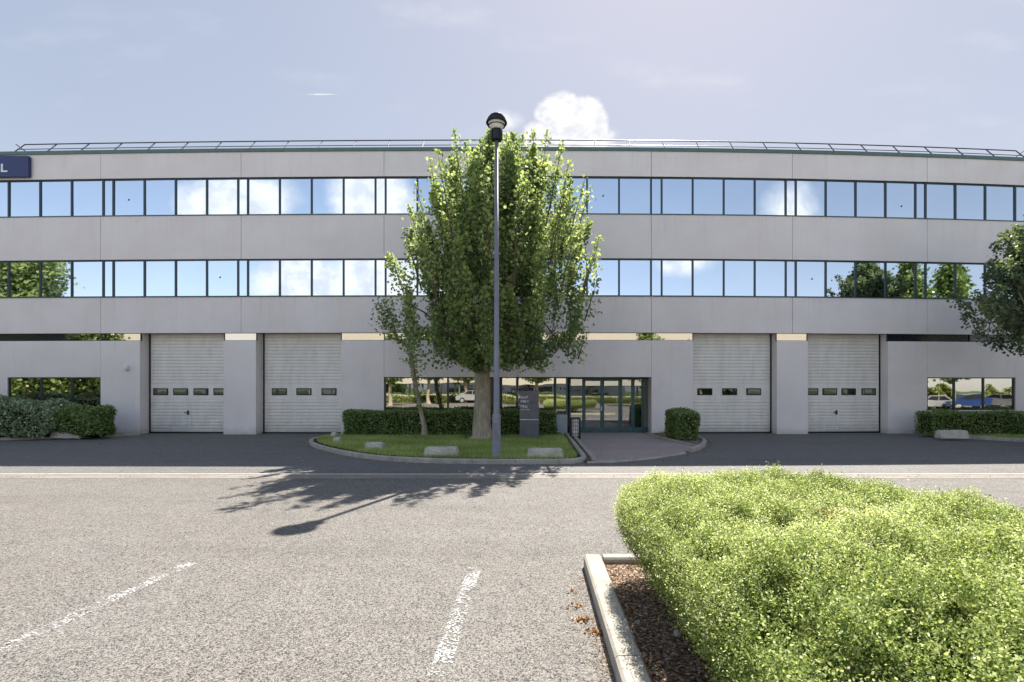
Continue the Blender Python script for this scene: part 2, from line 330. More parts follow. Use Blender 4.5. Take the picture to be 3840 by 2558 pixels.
# ------------------------------------------------------------ leaves
SHAPES = {'maple': [(0, -.5), (.22, -.28), (.5, -.12), (.30, .05), (.36, .33), (.12, .22), (0, .5), (-.12, .22), (-.36, .33), (-.30, .05), (-.5, -.12), (-.22, -.28)],
          'oval': [(0, -.5), (.26, -.2), (.27, .15), (0, .5), (-.27, .15), (-.26, -.2)], 'diamond': [(0, -.5), (.28, 0), (0, .5), (-.28, 0)],
          'blade': [(-.06, 0), (.06, 0), (.02, 1)]}
def leaves(name, P, S, shape, mt, parent=None, N=None, up=.3, tone=None, axis=None):
    """one mesh of many leaf faces at P with sizes S; N = preferred normals"""
    P = np.asarray(P, float); n = len(P); S = np.broadcast_to(np.asarray(S, float), (n,))
    nr = rng.normal(size=(n, 3)); nr /= np.linalg.norm(nr, axis=1)[:, None]
    if N is not None: nr = nr*(1-up)+np.asarray(N)*up*1.6
    else: nr[:, 2] += up
    nr /= np.linalg.norm(nr, axis=1)[:, None]+1e-9
    t = rng.normal(size=(n, 3)) if axis is None else np.asarray(axis)+rng.normal(size=(n, 3))*.25
    if axis is not None: nr = np.cross(t, rng.normal(size=(n, 3))); nr /= np.linalg.norm(nr, axis=1)[:, None]+1e-9
    t -= (t*nr).sum(1)[:, None]*nr; t /= np.linalg.norm(t, axis=1)[:, None]+1e-9; bt = np.cross(nr, t)
    sh = np.array(SHAPES[shape]); k = len(sh)
    bend_ = rng.uniform(.05, .35, n)[:, None]*(-1)
    X = sh[:, 0][None, :]; Y = sh[:, 1][None, :]
    W = P[:, None, :]+S[:, None, None]*(bt[:, None, :]*X[..., None]+t[:, None, :]*Y[..., None]+nr[:, None, :]*((np.abs(X)*1.2+Y**2)*bend_)[..., None])
    me = bpy.data.meshes.new(name); me.vertices.add(n*k); me.vertices.foreach_set('co', W.reshape(-1).astype(np.float32))
    me.loops.add(n*k); me.loops.foreach_set('vertex_index', np.arange(n*k, dtype=np.int32))
    me.polygons.add(n); me.polygons.foreach_set('loop_start', np.arange(0, n*k, k, dtype=np.int32))
    if tone is None: tone = rng.beta(2.2, 2.4, n)
    a = me.attributes.new('tone', 'FLOAT', 'FACE'); a.data.foreach_set('value', np.clip(tone, 0, 1).astype(np.float32))
    me.update(calc_edges=True)
    return link(name, me, mt, parent)

# ------------------------------------------------------------ ground
def sheet(name, pts, mt, z, kind='structure'):
    bm = bmesh.new(); vs = [bm.verts.new((x, y, z)) for x, y in pts]; f = bm.faces.new(vs)
    if f.normal.z < 0: f.normal_flip()
    bmesh.ops.triangulate(bm, faces=[f]); bm.normal_update()
    for f in bm.faces:
        if f.normal.z < 0: f.normal_flip()
    me = bpy.data.meshes.new(name); bm.to_mesh(me); bm.free(); o = link(name, me, mt); o['kind'] = kind; return o
sheet('ground', [(-900, -900), (900, -900), (900, 900), (-900, 900)], M['turf'], -.05)
sheet('parking_asphalt', [(-70, -30), (70, -30), (70, 10.62), (-70, 10.62)], M['park'], 0)
sheet('driveway', [(-70, 11.19), (70, 11.19), (70, 24.5), (-70, 24.5)], M['drive'], 0)
o = MB().box(-70, 70, 10.62, 11.09, -.1, .004, seg=0).build('gutter', M['gutter']); struct(o)
b = MB()
x = -40.0
while x < 40: b.cbox(x, x+.99, 11.09, 11.19, -.1, .012, .006); x += 1.0
struct(b.build('edging', M['edging']))
def strip(name, a, c, wd, z, mt):
    a, c = Vector(a[:2]), Vector(c[:2]); d = (c-a).normalized(); nn = Vector((-d.y, d.x))*wd/2
    return sheet(name, [(a+nn)[:], (c+nn)[:], (c-nn)[:], (a-nn)[:]], mt, z)
p0 = gp(1782, 2128); strip('parking_line', (p0[0], p0[1]), gp(1640, 2540), .13, .004, M['line'])
a0 = Vector(gp(715, 2112)); a1 = Vector(gp(0, 2438)); strip('parking_line', a0, a1+(a1-a0)*.4, .13, .004, M['line'])

def sweep_kerb(name, pts, wd, h, z0=-.1, closed=False, mt=None, stone=1.0, side=1):
    """kerb stones along an x,y polyline; its left side is the outer face"""
    P = [Vector(p[:2]) for p in pts]
    # resample
    Q = [P[0]]; acc = 0
    L_ = [0]
    for i in range(1, len(P)): L_.append(L_[-1]+(P[i]-P[i-1]).length)
    def pos(s):
        for i in range(1, len(P)):
            if s <= L_[i] or i == len(P)-1:
                return P[i-1].lerp(P[i], (s-L_[i-1])/max(1e-6, L_[i]-L_[i-1]))
    n = max(1, round(L_[-1]/stone)); b = MB(); st = L_[-1]/n
    for k in range(n):
        sub = 3; A = []
        for j in range(sub+1):
            s = min(L_[-1]-1e-4, k*st+.004+(st-.008)*j/sub); p = pos(s); d = (pos(min(L_[-1]-1e-4, s+.05))-pos(max(0, s-.05))).normalized(); nn = Vector((-d.y, d.x))*side
            A.append((p, nn))
        c = .018; dz = random.uniform(-.004, .004)
        prof = [(0, z0), (0, h-c+dz), (c, h+dz), (wd-c, h+dz), (wd, h-c+dz), (wd, z0)]
        vs = []; m = len(prof)
        for p, nn in A:
            for w_, z in prof: q_ = p+nn*w_; vs.append((q_.x, q_.y, z))
        fs = []
        for j in range(sub):
            for i in range(m): fs.append((j*m+i, j*m+(i+1) % m, (j+1)*m+(i+1) % m, (j+1)*m+i))
        fs += [tuple(range(m))[::-1], tuple(range(sub*m, (sub+1)*m))]
        b.add(vs, fs)
    o = b.build(name, mt or M['kerb'])
    bm = bmesh.new(); bm.from_mesh(o.data); bmesh.ops.recalc_face_normals(bm, faces=bm.faces[:]); bm.to_mesh(o.data); bm.free()
    return struct(o)
def smooth(pts, it=2):
    P = [Vector(p[:2]) for p in pts]
    for _ in range(it):
        Q = [P[0]]
        for a, c in zip(P[:-1], P[1:]): Q += [a.lerp(c, .25), a.lerp(c, .75)]
        P = Q+[P[-1]]
    return P
# lawn island
isl = smooth([(-6.6, 20.6), (-7.55, 19.6), (-7.55, 18.2), (-6.9, 16.8), (-6.0, 15.6), (-5.0, 14.45), (-3.9, 13.5), (-2.6, 12.95), (-1.0, 12.8), (.4, 12.78), (1.0, 12.82), (1.22, 13.2), (1.22, 14.5), (1.22, 20.6)])
sweep_kerb('lawn_kerb', isl, .13, .12, side=-1 if True else 1)
def inset(P, d):
    out = []
    for i, p in enumerate(P):
        t = (P[min(i+1, len(P)-1)]-P[max(0, i-1)]).normalized(); out.append(p+Vector((-t.y, t.x))*d)
    return out
lawn_poly = [tuple(p) for p in inset(isl, .11)]+[(1.0, DF-.05), (-6.9, DF-.05)]
sheet('lawn_bed', lawn_poly, M['turf'], .105)
def inside(px, py, poly):
    x = np.asarray(px); y = np.asarray(py); r = np.zeros(len(x), bool); n = len(poly); j = n-1
    for i in range(n):
        xi, yi = poly[i][:2]; xj, yj = poly[j][:2]
        c = ((yi > y) != (yj > y)) & (x < (xj-xi)*(y-yi)/((yj-yi) if yj != yi else 1e-9)+xi); r ^= c; j = i
    return r
def scatter(poly, n):
    a = np.array([p[:2] for p in poly]); lo, hi = a.min(0), a.max(0)
    P = rng.uniform(lo, hi, (n, 2)); return P[inside(P[:, 0], P[:, 1], poly)]
P = scatter(lawn_poly, 95000)
P = P[(P[:, 1] < 19.9)]
d = np.hypot(P[:, 0]+1.8, P[:, 1]-18.6); P = P[(d > .75+rng.uniform(-.2, .3, len(P)))]
tn = rng.beta(3, 3, len(P))+.22*np.sin(P[:, 0]*1.7+np.sin(P[:, 1]*1.1)*2)*np.cos(P[:, 1]*1.9); tn = np.where(rng.random(len(P)) < .05, 1, tn)
bl = leaves('grass', np.c_[P, np.full(len(P), .10)], rng.uniform(.05, .115, len(P)), 'blade', M['grass'], axis=np.tile([0, 0, 1.], (len(P), 1)), tone=tn); bl['kind'] = 'stuff'
# entrance path, dirt strip, right bed
sweep_kerb('path_kerb', [(1.43, 20.9), (1.43, 13.1)], .12, .13, side=1)
sheet('dirt_strip', [(1.2, 12.95), (1.44, 12.95), (1.44, DF), (1.2, DF)], M['soil'], .05)
front = smooth([(1.30, 12.78), (2.2, 12.98), (3.3, 13.75), (4.4, 14.9), (5.2, 16.2), (5.75, 17.6), (5.95, 18.8), (5.75, 20.2), (5.2, DF)])
sheet('entrance_path', [(1.5, 13.05)]+[tuple(p) for p in inset(front, .12)][3:-6]+[(5.0, 20.9), (4.7, 22.6), (1.45, 22.6)], M['path'], .035)
sweep_kerb('path_edge_kerb', front[:-22], .10, .045, side=1)
sweep_kerb('bed_kerb', front[14:], .13, .13, side=1)
bedpoly = [(4.55, 20.8), (4.62, 19.6), (4.78, 18.2), (4.95, 16.7), (5.1, 16.2)]+[tuple(p) for p in inset(front, .1)[-16:]]
sheet('planting_bed', bedpoly, M['soil'], .09)
sweep_kerb('bed_kerb', smooth([(4.5, 20.9), (4.58, 19.6), (4.78, 18.0), (5.0, 16.3)]), .08, .10, side=-1)
# left bed and right bed
lk = smooth([(-40, 17.7), (-24, 17.9), (-19, 18.6), (-16.6, 19.6), (-15.4, 20.9)])
sweep_kerb('left_bed_kerb', lk, .13, .09, side=1)
sheet('left_bed', [tuple(p) for p in inset(lk, .1)]+[(-15.5, DF-.04), (-40, DF-.04)], M['soil'], .07)
rk = smooth([(15.2, 21.0), (15.6, 20.2), (16.0, 18.9), (16.9, 17.8), (19, 17.2), (24, 17.0), (40, 17.0)])
sweep_kerb('right_bed_kerb', rk, .13, .12, side=1)
rp = [tuple(p) for p in inset(rk, .1)]+[(40, DF-.04), (15.2, DF-.04)]
sheet('right_bed', rp, M['turf'], .10)
P = scatter([(15.5, 20.9), (16.1, 18.9), (17, 17.9), (19, 17.3), (24, 17.1), (24, 20.5)], 26000)
bl = leaves('grass', np.c_[P, np.full(len(P), .095)], rng.uniform(.05, .115, len(P)), 'blade', M['grass'], axis=np.tile([0, 0, 1.], (len(P), 1))); bl['kind'] = 'stuff'

# ------------------------------------------------------------ the building
BX0, BX1 = fx(-900), fx(4700)
bld = thing('office_building', (0, DF, 0), 'long three-storey grey concrete office building with mirrored window bands and cream roller doors', 'building')
def part(mb, name, mt, parent=bld): return mb.build(name, mt, parent, bend=True)
def panel(x0, x1, z0, z1, y0=0.0, th=.16, name='concrete_panel'):
    return part(MB().box(x0, x1, DF+y0, DF+y0+th, z0, z1), name, M['conc'])
ZT, ZR = fz(566), fz(553)
JN = [fx(p) for p in (-690, -155, 377, 904, 1440, 1942, 2443, 2972, 3477, 3990, 4500)]
rows = [(fz(660), ZT), (fz(968), fz(804)), (fz(1247), fz(1112))]
for z0, z1 in rows:
    for a, c in zip(JN[:-1], JN[1:]): panel(a+.009, c-.009, z0, z1, y0=random.uniform(-.004, .004))
XL, XR = JN[0], JN[-1]
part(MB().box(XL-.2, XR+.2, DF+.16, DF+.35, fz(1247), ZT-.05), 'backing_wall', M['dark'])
part(MB().box(XL-.2, XR+.2, DF+.36, DF+15, 4.3, ZT-.06), 'upper_storeys', M['conc'])
part(MB().box(XL-.2, XR+.2, DF+4.6, DF+15, -.1, 4.3), 'rear_ground_storey', M['conc'])
part(MB().box(XL-.2, XL-.02, DF+.0, DF+4.6, -.1, ZT-.03), 'end_wall', M['conc']); part(MB().box(XR+.02, XR+.2, DF+.0, DF+4.6, -.1, ZT-.03), 'end_wall', M['conc'])
part(MB().box(XL-.21, XR+.21, DF-.05, DF+.35, ZT+.002, ZR), 'roof_trim', M['trim'])
part(MB().box(XL-.2, XR+.2, DF+.35, DF+15.1, ZT-.03, ZR-.06), 'roof', M['roof'])
# window bands
def window(x0, x1, z0, z1, y=.05, fr=.034, g='glass', fm='frame', name='window', dep=.07):
    b = MB(); a, c, e, f = x0, x1, z0, z1
    b.box(a, a+fr, DF+y, DF+y+dep, e, f); b.box(c-fr, c, DF+y, DF+y+dep, e, f)
    b.box(a+fr, c-fr, DF+y, DF+y+dep, f-fr, f); b.box(a+fr, c-fr, DF+y, DF+y+dep, e, e+fr)
    o = part(b, name, M[fm]); tx, tz = random.uniform(-.0025, .0025), random.uniform(-.003, .003)
    yb = DF+y+.035; ym = [yb+bow(x_) for x_ in (a, c)]
    w_ = c-a; h_ = f-e
    pn = MB().add([(a+fr-.01, ym[0], e+fr-.01), (c-fr+.01, ym[1]+tx*w_, e+fr-.01), (c-fr+.01, ym[1]+tx*w_+tz*h_, f-fr+.01), (a+fr-.01, ym[0]+tz*h_, f-fr+.01)], [(0, 1, 2, 3)])
    p = pn.build('pane', M[g], o)
    return o
def row_edges(nar):
    e = []
    for (a, b_), nxt in zip(nar[:-1], [n_[0] for n_ in nar[1:]]):
        e.append((a, b_)); s = (nxt-b_)/round((nxt-b_)/118)
        x_ = b_
        while x_ < nxt-5: e.append((x_, x_+s)); x_ += s
    return e
NAR = [(-640, -602), (-130, -92), (382, 420), (889, 926), (1406, 1444), (1923, 1961), (2443, 2483), (2950, 2988), (3438, 3476), (3925, 3963), (4410, 4450)]
stick = [(476, 738, 0), (820, 1035, 1), (2262, 730, 0), (3385, 753, 0), (3048, 1038, 1)]
for ri, (zt_, zb_) in enumerate(((660, 804), (968, 1112))):
    for a, c in row_edges(NAR):
        wo = window(fx(a), fx(c), fz(zb_)+.03, fz(zt_)-.02)
        for sx_, sy_, sr in stick:
            if sr == ri and a < sx_ < c:
                x_ = fx(sx_); part(MB().prism([(x_-.04, fz(sy_)-.03), (x_+.03, fz(sy_)-.045), (x_+.045, fz(sy_)+.04), (x_, fz(sy_)+.02)], DF+.078, DF+.082), 'sticker', M['black'], wo)
    part(MB().box(XL, XR, DF-.03, DF+.14, fz(zb_)+.003, fz(zb_)+.028), 'window_sill', M['frame2'])
    part(MB().box(XL, XR, DF+.02, DF+.14, fz(zt_)-.018, fz(zt_)-.003), 'window_head', M['frame'])
# ground floor
zs0, zs1, zw0, zw1 = fz(1276), fz(1247), fz(1541), fz(1414)
def gpanel(p0, p1, y0, y1): panel(fx(p0)+.006, fx(p1)-.006, fz(y1) if y1 < 1600 else -.05, fz(y0))
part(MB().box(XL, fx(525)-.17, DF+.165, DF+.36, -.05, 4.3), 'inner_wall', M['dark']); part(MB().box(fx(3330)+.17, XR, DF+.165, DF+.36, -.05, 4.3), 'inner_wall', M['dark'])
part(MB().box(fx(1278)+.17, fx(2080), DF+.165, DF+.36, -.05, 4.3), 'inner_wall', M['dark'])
gpanel(-690, -155, 1276, 1700); gpanel(-155, 28, 1414, 1700); gpanel(-155, 377, 1276, 1414); gpanel(28, 377, 1541, 1700)
def pier(p0, p1, dl=0, dr=0):
    b = MB().box(fx(p0)+.004, fx(p1)-.004, DF, DF+.16, -.05, zs0)
    if dl: b.box(fx(p0)+.004, fx(p0)+.16, DF+.16, DF+.75, -.05, 4.25)
    if dr: b.box(fx(p1)-.16, fx(p1)-.004, DF+.16, DF+.75, -.05, 4.25)
    part(b, 'pier', M['conc'])
pier(377, 525, 0, 1); pier(838, 960, 1, 1); pier(1278, 1440, 1, 0); pier(2443, 2600, 1, 1); pier(2913, 3030, 1, 1); pier(3330, 3477, 1, 0)
gpanel(1440, 1942, 1276, 1414); gpanel(1942, 2443, 1276, 1414); gpanel(1440, 2085, 1541, 1700)
gpanel(3477, 3990, 1276, 1414); gpanel(3477, 3808-331, 1541, 1700) if False else None
gpanel(3477, 3808, 1541, 1700); gpanel(3808, 3990, 1414, 1700); gpanel(3990, 4500, 1276, 1700)
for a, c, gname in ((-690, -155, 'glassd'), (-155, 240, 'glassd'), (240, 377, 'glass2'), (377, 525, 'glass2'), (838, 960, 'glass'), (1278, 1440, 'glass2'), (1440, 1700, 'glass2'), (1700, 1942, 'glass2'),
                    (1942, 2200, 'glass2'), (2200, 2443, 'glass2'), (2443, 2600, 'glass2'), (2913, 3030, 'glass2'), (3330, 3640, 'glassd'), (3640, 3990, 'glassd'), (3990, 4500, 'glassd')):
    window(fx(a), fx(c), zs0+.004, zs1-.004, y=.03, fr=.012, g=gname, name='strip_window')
for a, c in ((28, 150), (150, 265), (265, 375), (1442, 1679), (1679, 1880), (1880, 2080), (3479, 3582), (3582, 3692), (3692, 3806)):
    window(fx(a), fx(c), zw0+.004, zw1-.004, y=.04, fr=.035, g='glass2', name='ground_floor_window')
# roller doors
def roller(p0, p1, wins, wicket=None):
    y = DF+.5; x0, x1 = fx(p0, .5)-.12, fx(p1, .5)+.12; z0, z1 = .055, 4.1
    dz = lambda py: H+(CY-py)*(DF+.5)/F
    xs = [fx(a, .5) for a in wins]; wz0, wz1 = dz(1482), dz(1456)
    prof = []; z = z0; k = 0; pitch = .133
    while z < z1-.02:
        big = (k % 4 == 0)
        zz = min(z1, z+pitch)
        if z+.02 < wz1+.12 and zz > wz0-.1: prof += [(0, z+.004), (0, zz-.004)]
        else: prof += [(0, z), (.04, z+.002), (.04, z+(.022 if big else .013)), (0, z+(.026 if big else .016)), (.0, zz-.05), (.006, zz-.035), (.006, zz-.022), (0, zz-.008)]
        z = zz; k += 1
    prof = [(0, z0)]+prof+[(0, z1)]
    b = MB(); n = len(prof); seg = 3; vs = []
    for i in range(seg+1):
        x = x0+(x1-x0)*i/seg
        for d_, z in prof: vs.append((x, y+d_, z))
    fs = [(i*n+j, (i+1)*n+j, (i+1)*n+j+1, i*n+j+1) for i in range(seg) for j in range(n-1)]
    b.add(vs, fs); b.box(x0, x1, y+.03, y+.08, z0, z1)
    do = part(b, 'roller_door', M['door'])
    part(MB().box(x0, x1, y-.012, y+.02, z0-.045, z0-.002), 'bottom_seal', M['black'], do)
    for x in xs:
        wv = .62 if len(wins) == 4 else .62
        o = part(MB().cbox(x-wv/2, x+wv/2, y-.022, y+.004, wz0, wz1, .008), 'door_window', M['black'], do)
        part(MB().cbox(x-wv/2+.045, x+wv/2-.045, y-.026, y-.0225, wz0+.045, wz1-.045, .001), 'pane', M['glassw'], o)
    if wicket:
        a, c = fx(wicket[0], .5), fx(wicket[1], .5); t = dz(1490); bt = dz(1609)
        b = MB()
        for q in ((a, a+.02, bt, t), (c-.03, c, bt, t)): b.box(q[0], q[1], y-.008, y+.003, q[2], q[3])
        b.box(a, c, y-.008, y+.003, t+.002, t+.02); b.box(a, c, y-.008, y+.003, bt-.022, bt-.002)
        part(b, 'wicket_frame', M['white'], do)
        part(MB().cbox(c-.10, c-.02, y-.035, y-.009, dz(1556), dz(1540), .006).cbox(c-.2, c-.05, y-.055, y-.036, dz(1549), dz(1546), .004), 'handle', M['rail'], do)
    part(MB().box(x0-.02, x1+.02, DF+.165, y-.02, 4.085, 4.2), 'lintel', M['conc'])
    for xx in (fx(p0, .5) if p0 < 2000 else None, fx(p1, .5) if p1 > 2000 else None):
        if xx: part(MB().box(xx-.03, xx+.03, y-.02, y-.003, z0-.04, 4.08), 'guide_rail', M['black'], do)
roller(563, 838, (603, 678, 754, 829), (646, 712)); roller(990, 1278, (1048, 1140, 1234)); roller(2603, 2890, (2643, 2736, 2826)); roller(3026, 3298, (3041, 3111, 3182, 3257), (3078, 3141))
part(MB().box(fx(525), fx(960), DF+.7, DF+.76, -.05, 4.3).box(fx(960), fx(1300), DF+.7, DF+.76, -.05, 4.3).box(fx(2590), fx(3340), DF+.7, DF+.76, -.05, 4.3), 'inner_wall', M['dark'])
# entrance
ex0, ex1 = fx(2128), fx(2443); ye = DF+.62; zl = .04
part(MB().box(fx(2085)+.01, ex0-.01, DF+.01, DF+.14, -.05, zw0-.15), 'low_wall', M['lowwall'])
window(fx(2082), fx(2127), zw0-.14, zw1-.004, y=.03, fr=.05, g='glass2', fm='frame2', name='ground_floor_window')
part(MB().box(ex0-.6, ex1+.4, ye+.3, ye+3.6, -.1, zl), 'lobby_floor', M['brick']); part(MB().box(ex0-.6, ex1+.4, ye+3.5, ye+3.6, zl, 2.6), 'lobby_wall', M['cream'])
part(MB().box(ex0-.7, ex0-.6, ye+.3, ye+3.6, zl, 2.6).box(ex1+.4, ex1+.5, ye+.3, ye+3.6, zl, 2.6), 'lobby_wall', M['cream']); part(MB().box(ex0-.7, ex1+.5, DF+.165, ye+3.6, 2.6, 2.7), 'lobby_ceiling', M['cream'])
part(MB().box(ex0-.1, ex1+.3, DF+.165, ye+.05, zw1+.005, 2.59), 'entrance_soffit', M['frame2'])
part(MB().box(ex0-.06, ex0+.02, DF+.15, ye+.02, zw0-.13, zw1).box(ex0-.055, ex0+.015, DF+.15, ye+.02, -.05, zw0-.13), 'side_light', M['frame2'])
part(MB().box(fx(2372, .9), fx(2402, .9), ye+.12, ye+.4, zl, 1.02), 'green_box', M['frame2'])  # plain dark green box standing just inside the entrance glass
def leaf_frame(px0, px1, z0, z1, nm='entrance_door', fr=.075, hd=False, kick=.2):
    a, c = fx(px0, .62), fx(px1, .62); b = MB()
    b.box(a, a+fr, ye, ye+.06, z0, z1); b.box(c-fr, c, ye, ye+.06, z0, z1); b.box(a+fr, c-fr, ye, ye+.06, z1-fr, z1); b.box(a+fr, c-fr, ye, ye+.06, z0, z0+kick)
    o = part(b, nm, M['frame2'])
    part(MB().box(a+fr, c-fr, ye+.022, ye+.034, z0+kick, z1-fr), 'pane', M['clear'], o)
    if hd:
        part(MB().box(a+fr, c-fr, ye-.03, ye-.012, .98, 1.01), 'push_bar', M['rail'], o); part(MB().box(c-.06, c-.02, ye-.06, ye-.003, .93, 1.12), 'handle', M['white'], o)
z1e = zw1-.02
leaf_frame(2136, 2188, zl, z1e, 'side_panel', .05); leaf_frame(2189, 2258, zl, z1e-.05, hd=True); leaf_frame(2259, 2326, zl, z1e-.05, hd=False); leaf_frame(2327, 2374, zl, z1e, 'side_panel'); leaf_frame(2375, 2410, zl, z1e, 'side_panel', .05); leaf_frame(2411, 2446, zl, z1e, 'side_panel', .05)
part(MB().box(fx(2189, .62), fx(2326, .62), ye-.005, ye+.065, z1e-.048, z1e+.02), 'transom', M['frame2'])
# railing on the roof edge
rl = []
px = []; xs = np.linspace(fx(36), fx(3862), 31)
def raily(t): return DF+.10+.55*t
zr0, zr1 = ZR-.02, ZR+.60
rp_ = bld
def railpath(t, x0, x1): return [(x, raily(t)+bow(x), zr0+(zr1-zr0)*t) for x in np.linspace(x0, x1, 30)]
rail = MB().tube(railpath(1, xs[0], xs[-1]), .024, 6).build('railing', M['rail'], bld)
MB().tube(railpath(.45, xs[0], xs[-1]), .016, 6).build('middle_rail', M['rail'], rail)
for x in xs: MB().tube([(x, raily(0)+bow(x), zr0), (x, raily(1)+bow(x), zr1)], .022, 6).build('railing_post', M['rail'], rail)
for x, s in ((xs[0], 1), (xs[-1], -1)):
    MB().tube([(x-.35*s, raily(.95)+bow(x), zr1-.0), (x+.35*s, raily(.1)+bow(x)+.7, zr0+.05)], .02, 6).build('brace', M['rail'], rail)
# small wall lamp
zc = fz(1378); xc = fx(478)
t = thing('wall_lamp', (xc, DF+bow(xc), zc), 'small white wall lamp on the pier left of the far left roller door', 'lamp')
MB().cbox(xc-.07, xc+.07, DF+bow(xc)-.03, DF+bow(xc)+.01, zc-.11, zc+.11, .01).build('back_plate', M['white'], t)
MB().lathe([(.03, -.12), (.07, -.10), (.08, .03), (.05, .10), (.01, .13)], (xc+.01, DF+bow(xc)-.09, zc), 14).build('lamp_shade', M['lampglass'], t)
# navy sign
x1 = fx(120); x0 = x1-3.6; yb = DF+bow(x1)-.02; sz = lambda py: H+(CY-py)*yb/F
def sb(v): return v
t = thing('wall_sign', (x0, yb, sz(668)), 'navy blue sign board with a white letter L at the top left of the facade', 'sign')
MB().cbox(x0, x1, yb-.14, yb-.02, sz(668), sz(590), .01).build('sign_board', M['navy'], t)
yl = yb-.165; la, lc, lb, lt = at(3, yl), at(27, yl), H+(CY-645)*yl/F, H+(CY-614)*yl/F
MB().prism([(la, lb), (lc, lb), (lc, lb+.065), (la+.075, lb+.065), (la+.075, lt), (la, lt)], yb-.165, yb-.141).build('letter', M['white'], t)

# ------------------------------------------------------------ trees and hedges
def limb_path(a, c, sag=.0, n=6, wob=.06):
    a, c = Vector(a), Vector(c); out = []
    for i in range(n+1):
        t = i/n; p = a.lerp(c, t); p.z += sag*math.sin(math.pi*t); out.append(p+Vector((random.gauss(0, wob), random.gauss(0, wob), 0))*math.sin(math.pi*t))
    return out
def crown_tree(name, base, env, cshift, label, cat, n_shoot, per, lsize, trunk_r, fork_z, group=None, tilt=.25, lmat='maple', shape='maple', spread=.23, seed=1, slen=(1.0, 2.3), spires=(), root=None):
    """env: list of (z, radius); crown built of ascending leafy shoots"""
    rs = np.random.default_rng(seed); random.seed(seed)
    t = thing(name, base, label, cat, group)
    bx, by, bz = base; zs = [e[0] for e in env]; rr = [e[1] for e in env]
    cx, cy = bx+cshift[0], by+cshift[1]
    prof = [(0, 1.55), (.15, 1.2), (.5, 1.02), (fork_z*.5, .92), (fork_z, .84)]
    tr = MB().tube([(bx+random.gauss(0, .02), by, bz+h-.03) for h, _ in prof]+[(bx+.05, by, bz+fork_z+.8)], [trunk_r*k for _, k in prof]+[trunk_r*.6], 18).build('trunk', M['bark'], t)
    lb = MB(); nodes = []
    for k in range(16):
        a = k*2.4+random.uniform(-.3, .3); zt_ = random.uniform(zs[0]+1.0, zs[-1]-1.6); r_ = np.interp(zt_, zs, rr)*random.uniform(.35, .7)
        e = (cx+math.cos(a)*r_, cy+math.sin(a)*r_, zt_); s = (bx, by, bz+fork_z*random.uniform(.95, 1.15))
        p = limb_path(s, e, -.12*(r_/2), 7, .08); lb.tube(p, [trunk_r*.42*(1-.8*i/7) for i in range(8)], 8, False); nodes += p[2:]
    nodes_a = np.array([n_[:] for n_ in nodes])
    P = []; T = []; tw = MB()
    for k in range(n_shoot):
        u = rs.random(); z_ = zs[0]+(zs[-1]-zs[0])*u**.85; rad = np.interp(z_, zs, rr)
        f_ = math.sqrt(rs.uniform(.12, 1)); a = rs.uniform(0, 2*math.pi); r_ = rad*f_*rs.uniform(.82, 1.08)
        tip = np.array([cx+math.cos(a)*r_, cy+math.sin(a)*r_, z_+rs.uniform(-.1, .35)])
        ln = rs.uniform(*slen)*(1 if z_ > zs[0]+1 else .6); tl = tilt*f_+rs.normal()*.08
        if z_ < zs[0]+1.6: tl += .5
        dirv = np.array([math.cos(a)*tl, math.sin(a)*tl, 1.0]); dirv /= np.linalg.norm(dirv); root_p = tip-dirv*ln
        dd = ((nodes_a-root_p)**2).sum(1); nb = nodes_a[dd.argmin()]
        mid = root_p+np.array([0, 0, -.05])
        if mid[2] < zs[0]+.15: pass
        elif k % 2 == 0: tw.tube([nb, (nb+mid)/2+rs.normal(size=3)*.08, mid, (mid+tip)/2, tip], [.03, .025, .018, .012, .004], 5, False)
        else: tw.tube([mid, (mid+tip)/2, tip], [.02, .012, .004], 4, False)
        n_ = int(per*ln/1.6*rs.uniform(.7, 1.3)); s = rs.beta(1.3, 1.0, n_)
        wdt = spread*(1.15-.8*s**2)*rs.uniform(.8, 1.2)
        off = rs.normal(size=(n_, 3))*wdt[:, None]; off[:, 2] *= .8
        wig = np.array([math.sin(k), math.cos(k*1.3), 0])*.08
        P.append(root_p+(tip-root_p)*s[:, None]+off+np.sin(s*5)[:, None]*wig)
        T.append(np.clip(rs.beta(2.2, 3, n_)+.22*(s > .8)+rs.normal()*.10, 0, 1))
    for sx_, sy_, sz_, sl_ in spires:
        tip = np.array([sx_, sy_, sz_]); rp0 = tip-np.array([(sx_-cx)*.10*sl_, (sy_-cy)*.10*sl_, sl_]); n_ = int(75*sl_); s = rs.random(n_)
        P.append(rp0+(tip-rp0)*s[:, None]+rs.normal(size=(n_, 3))*(.20*(1.1-.85*s))[:, None]); T.append(np.clip(rs.beta(2.6, 2.4, n_)+.1, 0, 1)); tw.tube([rp0, (rp0+tip)/2, tip], [.03, .015, .005], 5, False)
    lb.build('limbs', M['bark'], t); tw.build('twigs', M['twig'], t)
    P = np.vstack(P); T = np.concatenate(T); kp = P[:, 2] > zs[0]-.12+.25*np.sin(P[:, 0]*3)*np.sin(P[:, 1]*2.5)-.2*np.hypot(P[:, 0]-bx, P[:, 1]-by)*0; P, T = P[kp], T[kp]
    leaves('crown', P, rs.uniform(.7, 1.25, len(P))*lsize, shape, M[lmat], t, up=.35, tone=T)
    return t
